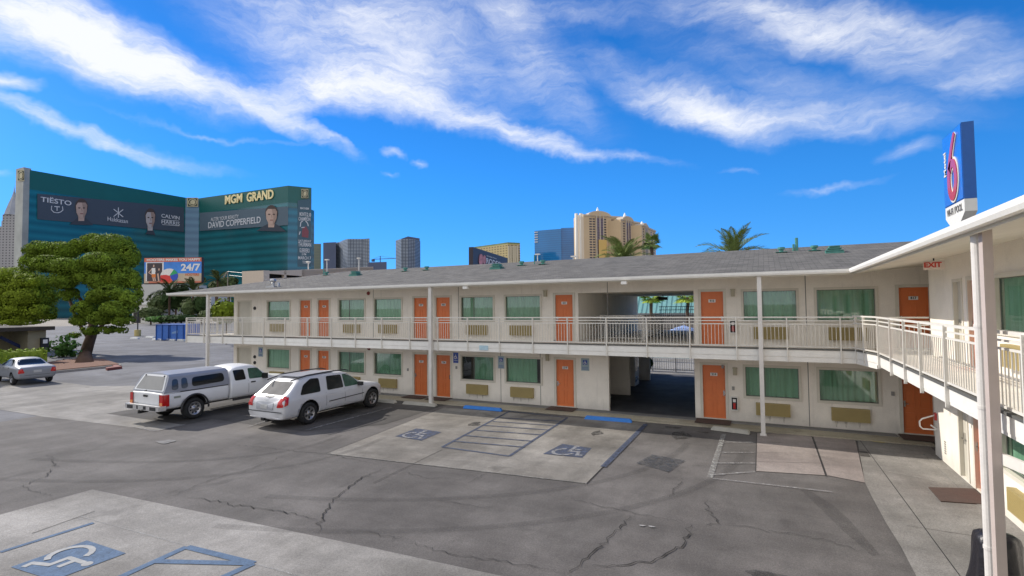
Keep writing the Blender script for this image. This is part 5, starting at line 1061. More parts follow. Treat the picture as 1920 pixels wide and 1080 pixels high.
palm_at(1222,455,60,name='palm_tree',label='dark fan palm at the right edge of the beige towers',nf=26,fl=1.7,m=palmm,fan=True,seed=5,tr=.18)
palm_at(1221,560,44,name='palm_tree',label='left of the two bright fan palms framed by the upper breezeway',nf=22,fl=1.55,m=palmg,fan=True,seed=12,tr=.14,up_=.5)
palm_at(1289,558,44,name='palm_tree',label='right of the two bright fan palms framed by the upper breezeway',nf=22,fl=1.55,m=palmg,fan=True,seed=14,tr=.14,up_=.5)
# far shrubs and trees between lot and street
def bush(x,y,rx,ry,D,m,label,n=1400,size=.7,name='bush',cat='bush',group='trees and bushes beyond the far lot',trunk=False,seed=0):
    l=lobe_px(x,y,rx,ry,D,deep=1.0); t=thing(name,label,cat,(l[0],l[1],L0),group=group); r=random.Random(seed+int(x)); s=D/FPX
    lobes=[l]+[(l[0]+r.uniform(-.6,.6)*rx*s,l[1]+r.uniform(-.6,.6)*rx*s,l[2]+r.uniform(-.4,.4)*ry*s,rx*s*.6,rx*s*.6,ry*s*.6) for _ in range(3)]
    c=leaves('foliage',lobes,n,size*D/150,m,t,seed+int(x)); b=MB(); core(b,lobes,.7); k=b.build('inner_foliage',[m],t); k.parent=c
    b=MB(); b.tube([(l[0],l[1],L0),(l[0],l[1],l[2])],.15*D/100,6); b.build('trunk',[bark],t)
    return t
bush(283,588,22,14,150,oliv,'round green bush in front of the low white building')
bush(330,560,24,26,160,dkgreen,'dark trees behind the brown billboard pole',n=2500,cat='tree',name='dark_tree'); bush(300,568,22,22,165,oliv,'green tree left of the billboard pole above the low white building',cat='tree',name='street_tree')
bush(355,578,18,20,150,oliv,'grey-green bushy tree right of the billboard pole',cat='tree',name='street_tree'); bush(378,568,16,26,150,dkgreen,'dark tree left of the motel corner column',cat='tree',name='dark_tree')
bush(340,596,34,7,140,dkgreen,'low dark hedge-like bush below the billboard pole'); bush(303,598,26,6,145,shrubm,'low green bush left of the billboard pole')
bush(392,588,18,10,120,oliv,'low bush by the rocks beside the motel end'); 
bush(372,524,12,10,230,oliv,'small tree top right under the billboard corner',cat='tree',name='street_tree'); bush(430,530,14,12,230,oliv,'light green tree tops above the roof left end',cat='tree',name='street_tree'); bush(405,536,12,9,225,oliv,'pale palm-like tree top above the roof left end',cat='tree',name='street_tree'); bush(470,527,10,7,235,oliv,'small tree top beside the parking structure',cat='tree',name='street_tree')
bush(425,582,26,24,60,citrus,'yellow-green tree seen between the motel end columns',n=2600,cat='tree',name='street_tree',size=.9)
def up_px(x,y,D): return up(x,y,D)
P=G(425,660); bush(452,590,14,16,58,citrus,'yellow-green shrub behind the motel end wall',n=1500)
palm_at(318,548,155,name='palm_tree',label='far palm left of the billboard pole',nf=20,fl=6,m=dkgreen,seed=31,tr=.3,wid=.12)
palm_at(362,544,150,name='palm_tree',label='far palm right of the billboard pole',nf=20,fl=5,m=oliv,seed=33,tr=.3,wid=.12)
palm_at(408,525,215,name='palm_tree',label='far palm above the left end of the shingle roof',nf=20,fl=6,m=oliv,seed=35,tr=.3,wid=.15)
# low white building and far walls
def block(name,label,cat,A,B_,depth,z0,z1,m,group=None,trim=None):
    A=Vector(A);B_=Vector(B_); d=(B_-A); n=Vector((-d.y,d.x,0)).normalized(); t=thing(name,label,cat,(A.x,A.y,0),group=group)
    a=Vector((A.x,A.y,z0));c=Vector((B_.x,B_.y,z0)); b=MB(); b.extrude([a,c,c+Vector((0,0,z1-z0)),a+Vector((0,0,z1-z0))],n*depth); me=b.mesh('wall',m,OFF[t.name],recalc=True); uvbox(me); link('wall',me,t,off=OFF[t.name]); return t,a,c,n
whitew=mat('white_wall',(.55,.54,.50),.9,var=.08)
A=up(248,590,170);B_=up(302,590,165); t,a,c,n=block('low_building','low white building with a dark garage opening behind the round bush','building',A,B_,12,L0,up(275,567,168).z,[whitew])
b=MB(); b.extrude([a+(c-a)*.05+Vector((0,0,.1)),a+(c-a)*.3+Vector((0,0,.1)),a+(c-a)*.3+Vector((0,0,3.6)),a+(c-a)*.05+Vector((0,0,3.6))],-n*.1); b.build('opening',[darkroom],t,recalc=True)
b=MB(); b.extrude([a-(c-a)*.03+Vector((0,0,up(275,571,168).z)),c+(c-a)*.02+Vector((0,0,up(275,571,168).z)),c+(c-a)*.02+Vector((0,0,up(275,566,168).z)),a-(c-a)*.03+Vector((0,0,up(275,566,168).z))],-n*.5); b.build('parapet',[mat('white_parapet',(.68,.68,.66),.8)],t,recalc=True)
A=up(255,555,300);B_=up(330,555,300); t,a,c,n=block('podium_building','long pale low building under the green hotel behind the trees','building',A,B_,30,L0,up(290,532,300).z,[whitew])
A=up(372,560,280);B_=up(396,560,280); t,a,c,n=block('canopy_building','pale flat-roofed building seen under the motel eave','building',A,B_,20,L0,up(390,556,280).z,[whitew])
b=MB(); b.sheet([G(230,607,L0),G(420,606,L0),G(420,603,L0),G(230,603,L0)],L0+.02); struct('far_pavement',b,mat('pale_pavement',(.38,.35,.31),.95))
# beige parking structure behind the roof
D=150
t=thing('parking_structure','beige parking structure with dark openings peeking over the left end of the roof','parking structure',tuple(up(550,520,D)[:2])+(0,)); beigec=mat('beige_concrete',(.66,.54,.42),.9,var=.05)
A=up(494,560,D); B_=up(700,560,D*1.35); d=(B_-A); d.z=0; n=Vector((-d.y,d.x,0)).normalized()
def onl(px_): # point on that wall line
    rr=ray(px_,540); dn=d.normalized(); den=rr.x*dn.y-rr.y*dn.x; tt=(A.x*dn.y-A.y*dn.x)/den; return Vector((rr.x*tt,rr.y*tt,0)),tt
def zl(px_,py_): rr=ray(px_,py_); _,tt=onl(px_); return EYE+rr.z*onl(px_)[1]
def wallquad(b,x0,x1,yt0,yt1,zb,th=8): 
    p,_=onl(x0); q,_=onl(x1); b.extrude([Vector((p.x,p.y,zb)),Vector((q.x,q.y,zb)),Vector((q.x,q.y,zl(x1,yt1))),Vector((p.x,p.y,zl(x0,yt0)))],n*th)
b=MB(); wallquad(b,494,505,507,507,L0); wallquad(b,505,700,508,500,zl(505,513)); wallquad(b,505,700,522,515,L0,.6); wallquad(b,533,537,508,508,L0,1); wallquad(b,566,572,507,506,L0,1); wallquad(b,568,700,507,501,zl(568,530),1)
b.build('wall',[beigec],t,recalc=True)
b=MB(); p,_=onl(505);q,_=onl(700); b.extrude([Vector((p.x,p.y,L0))+n*2,Vector((q.x,q.y,L0))+n*2,Vector((q.x,q.y,zl(700,503)))+n*2,Vector((p.x,p.y,zl(505,511)))+n*2],n*.5); b.build('opening',[darkroom],t,recalc=True)
def mast(x,y0,y1,D,label,flag=False):
    P=up(x,y1,D); Q=up(x,y0,D); t=thing('lamp_mast',label,'lamp mast',(P.x,P.y,0),group='white lamp masts on the parking structure'); b=MB(); b.tube([(P.x,P.y,0),(P.x,P.y,Q.z)],.14,8); b.build('post',[white],t)
    b=MB(); b.box((Q.x-.7,Q.y-.4,Q.z),(Q.x+.7,Q.y+.4,Q.z+.35)); b.build('lamp_head',[white],t)
mast(578,492,510,170,'white lamp mast against the green hotel base'); mast(613,488,510,175,'white lamp mast with side head before the dark left tower slab'); mast(673,485,505,185,'white lamp mast before the grey wavy tower'); 
mast(1008,478,492,150,'short white lamp mast left of the blue glass hotel base'); mast(1075,482,492,150,'short white lamp mast between the blue and beige towers')
# utility pole and lines
P=up(427,520,160); t=thing('utility_pole','leaning street-lamp pole with long arm against the green hotel base','utility pole',(P.x,P.y,0)); b=MB(); Q=up(427,509,160); b.tube([(P.x,P.y,0),Q],.13,6); Q2=up(419,520,160); b.bar(Q,Q2,.5,.25); b.build('pole',[mat('pole_grey',(.3,.27,.22),.7)],t)
b=MB(); b.tube([Q,up(500,516,150)],.05,4); b.tube([up(430,516,160),up(500,524,150)],.05,4); b.build('cable',[white],t)
# ---------------- billboard
D=200; tl,tr_,br,bl=up(271,484,D*1.0),up(378,491,D),up(378,530,D),up(271,529,D)
yv=(tr_-tl); yv.z=0; xh=yv.normalized(); n=Vector((xh.y,-xh.x,0)); W_=yv.length; zt=tl.z; zb=br.z
bb=thing('billboard','roadside billboard with orange headline, beach ball and 24/7 lettering on a brown pole','billboard',(tl.x,tl.y,0))
def BP(u,v,o=0): return tl+xh*W_*u+Vector((0,0,-(zt-zb)*v))+n*o - Vector((0,0,0))
def bq(b,u0,v0,u1,v1,o): b.sheet([BP(u0,v1,o),BP(u1,v1,o),BP(u1,v0,o),BP(u0,v0,o)])
b=MB(); b.extrude([BP(-.01,1.04),BP(1.01,1.04),BP(1.01,-.01),BP(-.01,-.01)],-n*1.2); b.build('cabinet',[black],bb,recalc=True)
def bb_part(name,m,fn): b=MB(); fn(b); return b.build(name,[m],bb)
bb_part('sky_panel',mat('bill_sky',(.06,.25,.72),.6,var=.2,scale=.2),lambda b:bq(b,.0,.16,1,.75,.03))
bb_part('sand_panel',mat('bill_sand',(.52,.42,.30),.7,var=.1,scale=.3),lambda b:bq(b,.0,.62,1,1,.05))
bb_part('headline_band',mat('bill_orange',(.62,.16,.09),.6),lambda b:bq(b,0,0,1,.16,.07))
bb_part('footer_band',mat('bill_orange2',(.55,.17,.10),.6),lambda b:bq(b,.08,.93,1,1,.09))
bb_part('picture_frame',mat('bill_white',(.75,.73,.72),.6),lambda b:(bq(b,.03,.17,.34,.92,.09)))
bb_part('picture',mat('bill_dark',(.06,.045,.05),.6),lambda b:(bq(b,.05,.20,.315,.92,.11)))
ballc=[(.75,.7,.65),(.03,.35,.12),(.03,.08,.45),(.7,.12,.04),(.65,.04,.05)]
cb=BP(.44,.72,.13)
for i,(a0,a1,cc_) in enumerate(((60,180,0),(20,60,1),(-60,20,2),(-130,-60,3),(-180,-130,4),)):
    b=MB(); pts=[cb]+[cb+xh*W_*.155*math.cos(R(a))+Vector((0,0,1))*W_*.13*math.sin(R(a)) for a in np.linspace(a0,a1,9)]; b.sheet(pts); b.build('beach_ball_panel',[mat('ball%d'%i,ballc[cc_],.6)],bb)
b=MB(); b.sheet([cb+n*.02-xh*W_*.15+Vector((0,0,.3)),cb+n*.02-xh*W_*.06+Vector((0,0,W_*.02)),cb+n*.02+xh*W_*.02-Vector((0,0,0)),cb+n*.02+xh*W_*.02-Vector((0,0,W_*.10)),cb+n*.02-xh*W_*.15-Vector((0,0,W_*.10))]); b.build('red_towel',[mat('ball_r',(.65,.05,.04),.6)],bb)
# figure in the picture: white top and orange shorts, hands on hips
skinc=mat('bill_skin',(.62,.40,.30),.6)
def strk(b,pts,w,o): 
    P=[BP(u,v,o) for u,v in pts]
    for i in range(len(P)-1): d=(P[i+1]-P[i]).normalized(); m_=d.cross(n).normalized()*w/2; b.sheet([P[i]-m_,P[i+1]-m_,P[i+1]+m_,P[i]+m_])
b=MB(); strk(b,[(.17,.27),(.165,.36)],.5,.15); strk(b,[(.15,.40),(.08,.58),(.14,.66)],.32,.15); strk(b,[(.18,.40),(.20,.55)],.32,.15); strk(b,[(.155,.75),(.17,.92)],.45,.15); strk(b,[(.185,.75),(.20,.92)],.45,.15); strk(b,[(.26,.42),(.26,.50)],.5,.15); strk(b,[(.24,.62),(.26,.92)],.5,.15); b.build('figure_skin',[skinc],bb)
b=MB(); strk(b,[(.165,.40),(.165,.64)],1.4,.17); b.build('figure_top',[platem],bb); b=MB(); strk(b,[(.17,.64),(.17,.77)],1.5,.17); b.build('figure_shorts',[mat('bill_or3',(.7,.2,.04),.6)],bb)
text('HOOTERS MAKES YOU HAPPY',1.3,platem,bb,BP(.51,.08,.12),xh,(0,0,1),ext=.01,bold=.04,width=W_*.94)
text('24/7',3.6,platem,bb,BP(.81,.40,.15),xh,(0,0,1),ext=.02,bold=.12,width=W_*.34)
text('HOOTERS',1.4,mat('bill_red',(.6,.12,.03),.6),bb,BP(.84,.68,.12),xh,(0,0,1),ext=.01,bold=.03,width=W_*.24)
b=MB(); pz=BP(.52,1.04,-.6); b.tube([(pz.x,pz.y,0),(pz.x,pz.y,pz.z)],.75,12); b.build('pole',[mat('brown_pole',(.13,.075,.055),.7)],bb)
# ================================================================ distant hotels
GH='far hotel towers on the skyline'
def hotel(name,label,loc): return thing(name,label,'hotel tower',(loc[0],loc[1],0),group=GH)
def prism_part(name,poly,z0,z1,m,par,uvs=1.,bevel=None):
    a=[(p[0],p[1]) for p in poly]; ar=sum(a[i][0]*a[(i+1)%len(a)][1]-a[(i+1)%len(a)][0]*a[i][1] for i in range(len(a))); a=a if ar>0 else a[::-1]
    b=MB(); b.prism(a,z0,z1); me=b.mesh(name,m,OFF[par.name]); uvbox(me); return link(name,me,par,off=OFF[par.name])
# --- green glass hotel, L-shaped
H=92.
pt={k:G(*v,H) for k,v in dict(A=(30,320),B=(47,317),C=(350,371),D=(372,372),E=(540,348),F=(584,352)).items()}
A,B_,C_,D_,E_,F_=[Vector((pt[k].x,pt[k].y)) for k in 'ABCDEF']
mg=hotel('green_glass_hotel','huge L-shaped green glass hotel with dark banners and gold rooftop letters',(C_.x,C_.y))
bandm=band_mat('green_glass_bands',(.008,.080,.098),(.015,.165,.20),5.4,duty=.5,rough=.16,var=.3,soft=.8,vs=.02,spec=.7)
crown=mat('green_crown',(.008,.115,.105),.4,var=.08,scale=.05); pierm=mat('silver_pier',(.36,.37,.34),.5,var=.2,scale=.12)
blueband=band_mat('blue_glass_column',(.06,.15,.25),(.085,.20,.31),5.4,duty=.5,rough=.15,var=.1,soft=.4)
back=20
poly=[B_,C_,D_,E_,F_,F_+F_.normalized()*back,Vector((D_.x-14,D_.y+14)),Vector((A.x+.6,C_.y+2)),Vector((A.x+.6,B_.y))]
HB=80.
prism_part('glass_wall',poly,0,HB,[bandm],mg)
def grow(poly,c,k): return [p+(p-c).normalized()*k for p in poly]
prism_part('crown_band',poly,HB,H,[crown],mg)
prism_part('end_pier',[A,B_+Vector((.3,-.8)),B_+Vector((0,3)),A+Vector((0,3))],0,H+1,[pierm],mg)
b=MB(); b.extrude([(C_.x+.0,C_.y-.9,0),(D_.x+.9,D_.y,0),(D_.x+.9,D_.y,H-.3),(C_.x,C_.y-.9,H-.3)],(-1.5,1.5,0)); me=b.mesh('corner_column',[blueband],OFF[mg.name],recalc=True); uvbox(me); link('corner_column',me,mg,off=OFF[mg.name])
b=MB(); E2=E_+(F_-E_)*.02; b.extrude([(E_.x+.4,E_.y-.4,0),(F_.x+.4,F_.y-.4,0),(F_.x+.4,F_.y-.4,HB-4),(E_.x+.4,E_.y-.4,HB-4)],(-.5,.5,0)); me=b.mesh('end_glass_wall',[band_mat('teal_end_glass',(.012,.12,.19),(.018,.18,.27),5.4,duty=.5,rough=.15,var=.08,soft=.4)],OFF[mg.name],recalc=True); uvbox(me); link('end_glass_wall',me,mg,off=OFF[mg.name])
_r=ray(589,412); _p=Vector((_r.x,_r.y)).normalized()*(F_.length+12); _w=F_.normalized(); b=MB(); b.prism([tuple(v) for v in (F_+_w*8,_p,_p+_w*12,F_+_w*24)][::1],0,77.5); me=b.mesh('rear_wing',[bandm],OFF[mg.name],recalc=True); uvbox(me); link('rear_wing',me,mg,off=OFF[mg.name])
darkban=mat('dark_banner',(.055,.075,.105),.6,var=.05,scale=.05); greyban=mat('grey_banner',(.09,.135,.175),.6,var=.05,scale=.05)
whiteL=mat('banner_lettering',(.62,.64,.68),.6,var=0)
# left banner on the plane through B and C
def planehit(px_,py_,P0,P1,o=0.):
    r=ray(px_,py_); d=(P1-P0).normalized(); n=Vector((d.y,-d.x)); 
    if n.dot(-P0)<0: n=-n
    P=P0+n*o; t=(P.dot(n))/(r.x*n.x+r.y*n.y); return Vector((r.x*t,r.y*t,EYE+r.z*t))
def banner(name,q,P0,P1,m,o,par): b=MB(); b.sheet([planehit(*p,P0,P1,o) for p in q]); return b.build(name,[m],par)
lb=(B_,C_); rb=(D_,E_); eb=(E_,F_)
ban=banner('banner',[(70,411),(345,435),(345,389),(70,363)],*lb,darkban,.6,mg)
def btext(s,px_,py_,wpx,hpx,pl,m=whiteL,o=.8,bold=.0,par=None,ext=.05,name='lettering'):
    P=planehit(px_,py_,*pl,o); Q=planehit(px_-wpx/2,py_,*pl,o); Q2=planehit(px_+wpx/2,py_,*pl,o); T=planehit(px_,py_-hpx/2,*pl,o); U_=planehit(px_,py_+hpx/2,*pl,o)
    x=(Q2-Q); x.z=0; h=(T-U_).length
    return text(s,h*1.38,m,par or mg,P,x,(0,0,1),ext=ext,width=x.length,bold=bold*h,name=name)
btext('TIËSTO',106,378,58,9,lb,bold=.02); btext('Hakkasan',221,413,38,8,lb); btext('CALVIN',320,407,34,7,lb,bold=.01); btext('HARRIS',320,418,34,7,lb,bold=.01)
def bpoly(pts,pl,m,o,name): b=MB(); b.sheet([planehit(*p,*pl,o) for p in pts]); b2=b.build(name,[m],mg); return b2
def bell(cx,cy,rx,ry,pl,m,o,name,n=18): return bpoly([(cx+rx*math.cos(2*math.pi*i/n),cy-ry*math.sin(2*math.pi*i/n)) for i in range(n)],pl,m,o,name)
def bline(pts,w,pl,m,o,name='emblem'):
    b=MB()
    for i in range(len(pts)-1):
        a,c=Vector(pts[i]),Vector(pts[i+1]); d=(c-a).normalized(); nn=Vector((-d.y,d.x))*w/2
        b.sheet([planehit(*(a-nn),*pl,o),planehit(*(c-nn),*pl,o),planehit(*(c+nn),*pl,o),planehit(*(a+nn),*pl,o)])
    return b.build(name,[m],mg)
bline([(97,386),(96,393),(101,398),(107,399),(113,398),(118,394),(117,387)],1.4,lb,whiteL,.8); bline([(102,387),(112,388)],1.6,lb,whiteL,.85); bline([(107,387),(107,395)],1.6,lb,whiteL,.9)
bline([(222,389),(222,408)],1.5,lb,whiteL,.8); bline([(213,392),(222,399),(213,406)],1.5,lb,whiteL,.9); bline([(231,393),(222,399.5),(231,407)],1.5,lb,whiteL,1.0)
bline([(304,412),(336,414.5)],.8,lb,whiteL,.8); bline([(304,421),(336,423.5)],.8,lb,whiteL,.8)
# portraits of people on the banners: hair, face, features, shoulders
skin=mat('portrait_skin',(.50,.36,.30),.7,var=.06,scale=.3); skin2=mat('portrait_skin_pale',(.46,.42,.42),.7,var=.08,scale=.3); hair=mat('portrait_hair',(.075,.055,.05),.8); cloth=mat('portrait_cloth',(.045,.058,.08),.8); skshade=mat('portrait_half_tone',(.34,.24,.20),.7,var=.1,scale=.4)
def portrait(cx,cy,w,h,pl,sk,sh,o=.8):
    bpoly([(cx-sh,cy+h*.80),(cx+sh,cy+h*.84),(cx+sh*.55,cy+h*.56),(cx+w*.3,cy+h*.44),(cx-w*.3,cy+h*.44),(cx-sh*.6,cy+h*.58)],pl,cloth,o,'portrait_shoulders')
    bpoly([(cx-w*.25,cy+h*.62),(cx+w*.2,cy+h*.62),(cx+w*.27,cy+h*.2),(cx-w*.27,cy+h*.2)],pl,sk,o+.1,'portrait_neck')
    bell(cx,cy-h*.14,w*.49,h*.40,pl,hair,o+.2,'portrait_hair'); bpoly([(cx-w*.44,cy-h*.18),(cx-w*.40,cy+h*.18),(cx-w*.22,cy+h*.42),(cx+w*.02,cy+h*.48),(cx+w*.24,cy+h*.40),(cx+w*.40,cy+h*.15),(cx+w*.44,cy-h*.2),(cx+w*.30,cy-h*.34),(cx-w*.28,cy-h*.34)],pl,sk,o+.3,'portrait_face')
    bpoly([(cx+w*.02,cy-h*.34),(cx+w*.30,cy-h*.34),(cx+w*.44,cy-h*.2),(cx+w*.40,cy+h*.15),(cx+w*.24,cy+h*.40),(cx+w*.10,cy+h*.46),(cx+w*.16,cy+h*.1)],pl,skshade,o+.35,'portrait_face_side')
    for s_ in(-1,1): bell(cx+s_*w*.18,cy-h*.06,w*.10,h*.035,pl,hair,o+.4,'portrait_eye',8)
    bline([(cx-w*.12,cy+h*.24),(cx+w*.12,cy+h*.24)],h*.045,pl,mm('portrait_lip',(.25,.10,.09),.7),o+.4,'portrait_mouth'); bline([(cx,cy-h*.03),(cx+w*.04,cy+h*.12)],w*.05,pl,mm('portrait_shade',(.33,.22,.18),.7),o+.4,'portrait_nose')
portrait(153,392,24,36,lb,skin,22); portrait(282,410,20,36,lb,skin2,9); 
banner('banner',[(374,433),(540,422),(540,387),(374,399)],*rb,greyban,.6,mg)
portrait(509,404,24,36,rb,skin,28)
btext('ALTER YOUR REALITY',421,409,52,7,rb); btext('DAVID COPPERFIELD',438,418,98,12,rb,bold=.015)
gold=mat('gold_letters',(.95,.80,.42),.4,var=.05); golds=mat('gold_letter_face',(.85,.78,.52),.4)
btext('MGM',438,374,32,16,rb,m=gold,o=.6,bold=.035,ext=.25,name='rooftop_lettering'); btext('GRAND',487.5,368,50,17,rb,m=gold,o=.6,bold=.035,ext=.25,name='rooftop_lettering')
# emblems: square gold frame with round lion face
emb=mat('emblem_gold',(.50,.45,.28),.5,var=.2,scale=.6); embd=mat('emblem_dark',(.05,.06,.04),.6)
def emblem(cx,cy,w,h,pl,o=1.0):
    bpoly([(cx-w/2,cy+h/2),(cx+w/2,cy+h/2),(cx+w/2,cy-h/2),(cx-w/2,cy-h/2)],pl,emb,o,'emblem_frame'); bpoly([(cx-w*.43,cy+h*.43),(cx+w*.43,cy+h*.43),(cx+w*.43,cy-h*.43),(cx-w*.43,cy-h*.43)],pl,embd,o+.1,'emblem_field')
    bell(cx,cy,w*.40,h*.40,pl,emb,o+.2,'emblem_ring'); bell(cx,cy,w*.32,h*.32,pl,embd,o+.3,'emblem_ground'); bpoly([(cx-w*.2,cy+h*.22),(cx+w*.1,cy+h*.26),(cx+w*.26,cy+h*.05),(cx+w*.2,cy-h*.2),(cx,cy-h*.27),(cx-w*.2,cy-h*.1)],pl,emb,o+.4,'emblem_head')
emblem(361,379,21,17,(C_+Vector((.9,-.9)),D_+Vector((.9,-.9))),.4)
emblem(39,329,13,21,(A,B_),1.2); emblem(571.5,363,13,17,eb,1.2)
# vertical banner on the end face
banner('banner',[(558,500),(583,500),(583,372),(558,376)],*eb,mat('end_banner',(.05,.11,.15),.6),.7,mg)
for s_,y,w,h in (('THE',570,2,0),): pass
for s_,x,y,w,h in (('MAYHEM',571,391,16,4),('MONTE',568,402,13,7),('2.0',579,403,8,7),('CHAMPION',571,411,22,7),('SATURDAY',571.5,452,24,4),('THURMAN',571.5,459,24,8),('GUERRERO',571,470,19,8),('5 PM',570,477,8,4),('MARCH 7',571,484,24,6),('TICKETS',574,492,14,5)): btext(s_,x,y,w,h,eb,o=.9,bold=.02)
bline([(563,425),(564,417),(568,414)],1.6,eb,whiteL,.9); bline([(573,414),(577,419),(578,424)],1.6,eb,whiteL,.9); bline([(561,440),(563,434)],1.6,eb,whiteL,.9)
bpoly([(566,444),(578,446),(579,434),(574,424),(568,427),(566,434)],eb,mat('banner_red',(.22,.07,.09),.7),.85,'banner_figure'); bline([(565,427),(571,426)],1.4,eb,whiteL,.95)
# --- generic tower from silhouette corner pixels
def pxpoly(pts,z): return [G(*p,z) for p in pts]
def tower(name,label,pts,z,m,depth,group=True,roof=None):
    P=pxpoly(pts,z); f=[Vector((p.x,p.y)) for p in P]; away=sum(f,Vector((0,0)))/len(f); away=away.normalized()*depth
    poly=f+[p+away for p in f[::-1]]
    t=hotel(name,label,f[0]); prism_part('wall',poly,0,z,m,t); 
    return t,f,away
# art-deco tower with spire at the far left
artm=band_mat('grey_stone_bays',(.34,.33,.33),(.05,.05,.06),2.9,duty=.62,rough=.8,vert=3.4,vfrac=.62,soft=.1)
P=G(28,402,110); P0=G(4,402,110); t=hotel('spired_tower','grey stone art deco tower with pointed spire at the left edge',(P0.x,P0.y))
a,c=Vector((P0.x,P0.y)),Vector((P.x,P.y)); w_=(c-a).length; d=(c-a).normalized(); n=Vector((-d.y,d.x)); 
if n.dot(a)<0: n=-n
def spoly(k0,k1): return [a+d*w_*k0,a+d*w_*k1,a+d*w_*k1+n*w_*(k1-k0),a+d*w_*k0+n*w_*(k1-k0)]
prism_part('wall',spoly(-.04,1.06),0,103,[artm],t); prism_part('wall',spoly(.03,.99),103,110,[artm],t); prism_part('setback',spoly(-.5,-.04),0,97,[artm],t)
b=MB(); ctr=a+d*w_*.5+n*w_*.47; b.lathe([(w_*.62,110),(w_*.52,115),(w_*.34,123),(w_*.14,131),(w_*.05,136),(.1,142)],(ctr.x,ctr.y,0),8); b.build('spire',[mat('spire_metal',(.30,.31,.34),.4,metal=.4,var=.15,scale=.2)],t)
# two grey slabs: wavy hotel towers
wavm=band_mat('grey_balcony_bands',(.055,.075,.11),(.34,.38,.43),3.6,duty=.60,rough=.5,vert=7,vfrac=.2,soft=.16,var=.2,vs=.03); slab=mat('dark_slab',(.065,.085,.15),.6,var=.1,scale=.03)
def curve_tower(name,label,pts,z,m,depth,side=None):
    return tower(name,label,pts,z,m,depth)
curve_tower('wavy_tower','wide dark grey balconied hotel tower with wavy front, just right of the green hotel',[(629,455),(636,454),(644,450),(652,448),(665,448),(680,448),(693,447)],180,[wavm],45)
t,f,_a=tower('slab_tower','plain dark slab wing left of the wavy grey tower',[(606,455),(630,454)],178,[slab],45)
curve_tower('wavy_tower','lone grey balconied tower with slanted dark top between crane and billboard',[(742,451),(752,448),(765,448),(778,449),(788,452)],176,[wavm],40)
Pq=pxpoly([(742,450),(765,445),(788,450)],178); t=OFF; 
P3=[Vector(G(742,452,175)),Vector(G(765,452,175)),Vector(G(787,452,175))]; tt=bpy.data.objects['wavy_tower.001']
b=MB(); aw=Vector((P3[1].x,P3[1].y,0)).normalized()*38
b.extrude([P3[0]+Vector((0,0,0)),P3[2]+Vector((0,0,0)),P3[2]+Vector((0,0,7)),P3[1]+Vector((0,0,12)),P3[0]+Vector((0,0,1))],aw); b.build('roof_cap',[slab],tt,recalc=True)
tower('pale_narrow_tower','narrow olive-grey tower sliver between the green hotel and the slab',[(588,457),(602,457)],178,[band_mat('olive_bays',(.16,.18,.13),(.10,.13,.12),4,duty=.5,rough=.6)],30)
tower('low_blue_building','low dark blue building on the skyline beneath the crane',[(690,492),(725,491)],95,[slab],30)
# crane
P=up(713,500,1100); t=thing('tower_crane','thin tower crane on the skyline right of the wavy grey tower','crane',(P.x,P.y,0)); zt=up(713,480,1100).z; zj=up(713,486,1100).z
b=MB(); b.tube([(P.x,P.y,0),(P.x,P.y,zt)],1.0,6); b.build('mast',[slab],t); b=MB(); L1,L2=up(699,486,1100),up(742,483.5,1100); b.bar((L1.x,L1.y,zj),(L2.x,L2.y,zj+1.5),1.2,1.2); b.bar((P.x,P.y,zt),(L2.x,L2.y,zj+1.5),.35,.35); b.bar((P.x,P.y,zt),(L1.x,L1.y,zj),.35,.35); b.box((L1.x-2,L1.y-2,zj-5),(L1.x+3,L1.y+3,zj)); b.build('jib',[slab],t)
# blue glass tower
glb=band_mat('blue_glass',(.008,.15,.42),(.012,.20,.50),4,duty=.5,rough=.08,var=.25,vs=.012,spec=.8,soft=.4)
t,f,aw=tower('blue_glass_tower','bright blue glass tower left of the beige towers',[(1002,433),(1020,431.5),(1052,429)],145,[glb],50)
t2,f2,aw2=tower('blue_glass_tower','slightly taller blue glass tower wing touching the beige towers',[(1052,427.5),(1080,426.5)],147,[band_mat('blue_glass_b',(.012,.11,.32),(.02,.15,.40),4,duty=.5,rough=.1,var=.25,vs=.02,spec=.8,soft=.4)],50)
b=MB(); 
for i in range(5):
    z=141-i*4.5; p0,p1=f[0],f[0]+(f[1]-f[0])*.35; b.extrude([(p0.x,p0.y,z),(p1.x,p1.y,z),(p1.x,p1.y,z+1.8),(p0.x,p0.y,z+1.8)],tuple((-aw.normalized()*1.5).to_3d()))
b.build('balcony_band',[whiteL],t,recalc=True)
# beige stepped hotel and black billboard
mon=band_mat('ochre_hotel_bays',(.44,.36,.18),(.16,.13,.07),4.2,duty=.55,rough=.8,vert=7,vfrac=.45,soft=.2)
t,f,aw=tower('ochre_hotel','ochre hotel with green mansard roof behind the black billboard',[(886,466),(938,459),(952,457),(953,457),(975,458)],110,[mon],40)
P=pxpoly([(886,466),(938,459),(952,457),(975,458)],110); f4=[Vector((p.x,p.y)) for p in P]; prism_part('mansard',[p for p in f4]+[p+aw*.5 for p in f4[::-1]],110,112.5,[mat('verdigris_roof',(.16,.22,.10),.8,var=.3,scale=.2)],t)
b=MB()
for px_ in (955,959,963.5,967,971): q=G(px_,459,108); qv=Vector((q.x,q.y)); qd=-qv.normalized()*2; b.box((q.x-1.3,q.y+qd.y-1.3,0),(q.x+1.3,q.y+qd.y+1.3,106))
b.build('pilasters',[mat('pale_stone',(.52,.47,.36),.8)],t)
D=170; q=[up(887,463,D),up(952,484,D*1.25),up(952,515,D*1.25),up(887,515,D)]; t=thing('black_billboard','tall black billboard with pale red figures and white lettering over the roof ridge','billboard',(q[0].x,q[0].y,0)); xv=(q[1]-q[0]); xv.z=0; nn=Vector((xv.y,-xv.x,0)).normalized(); 
if nn.dot(q[0])>0: nn=-nn
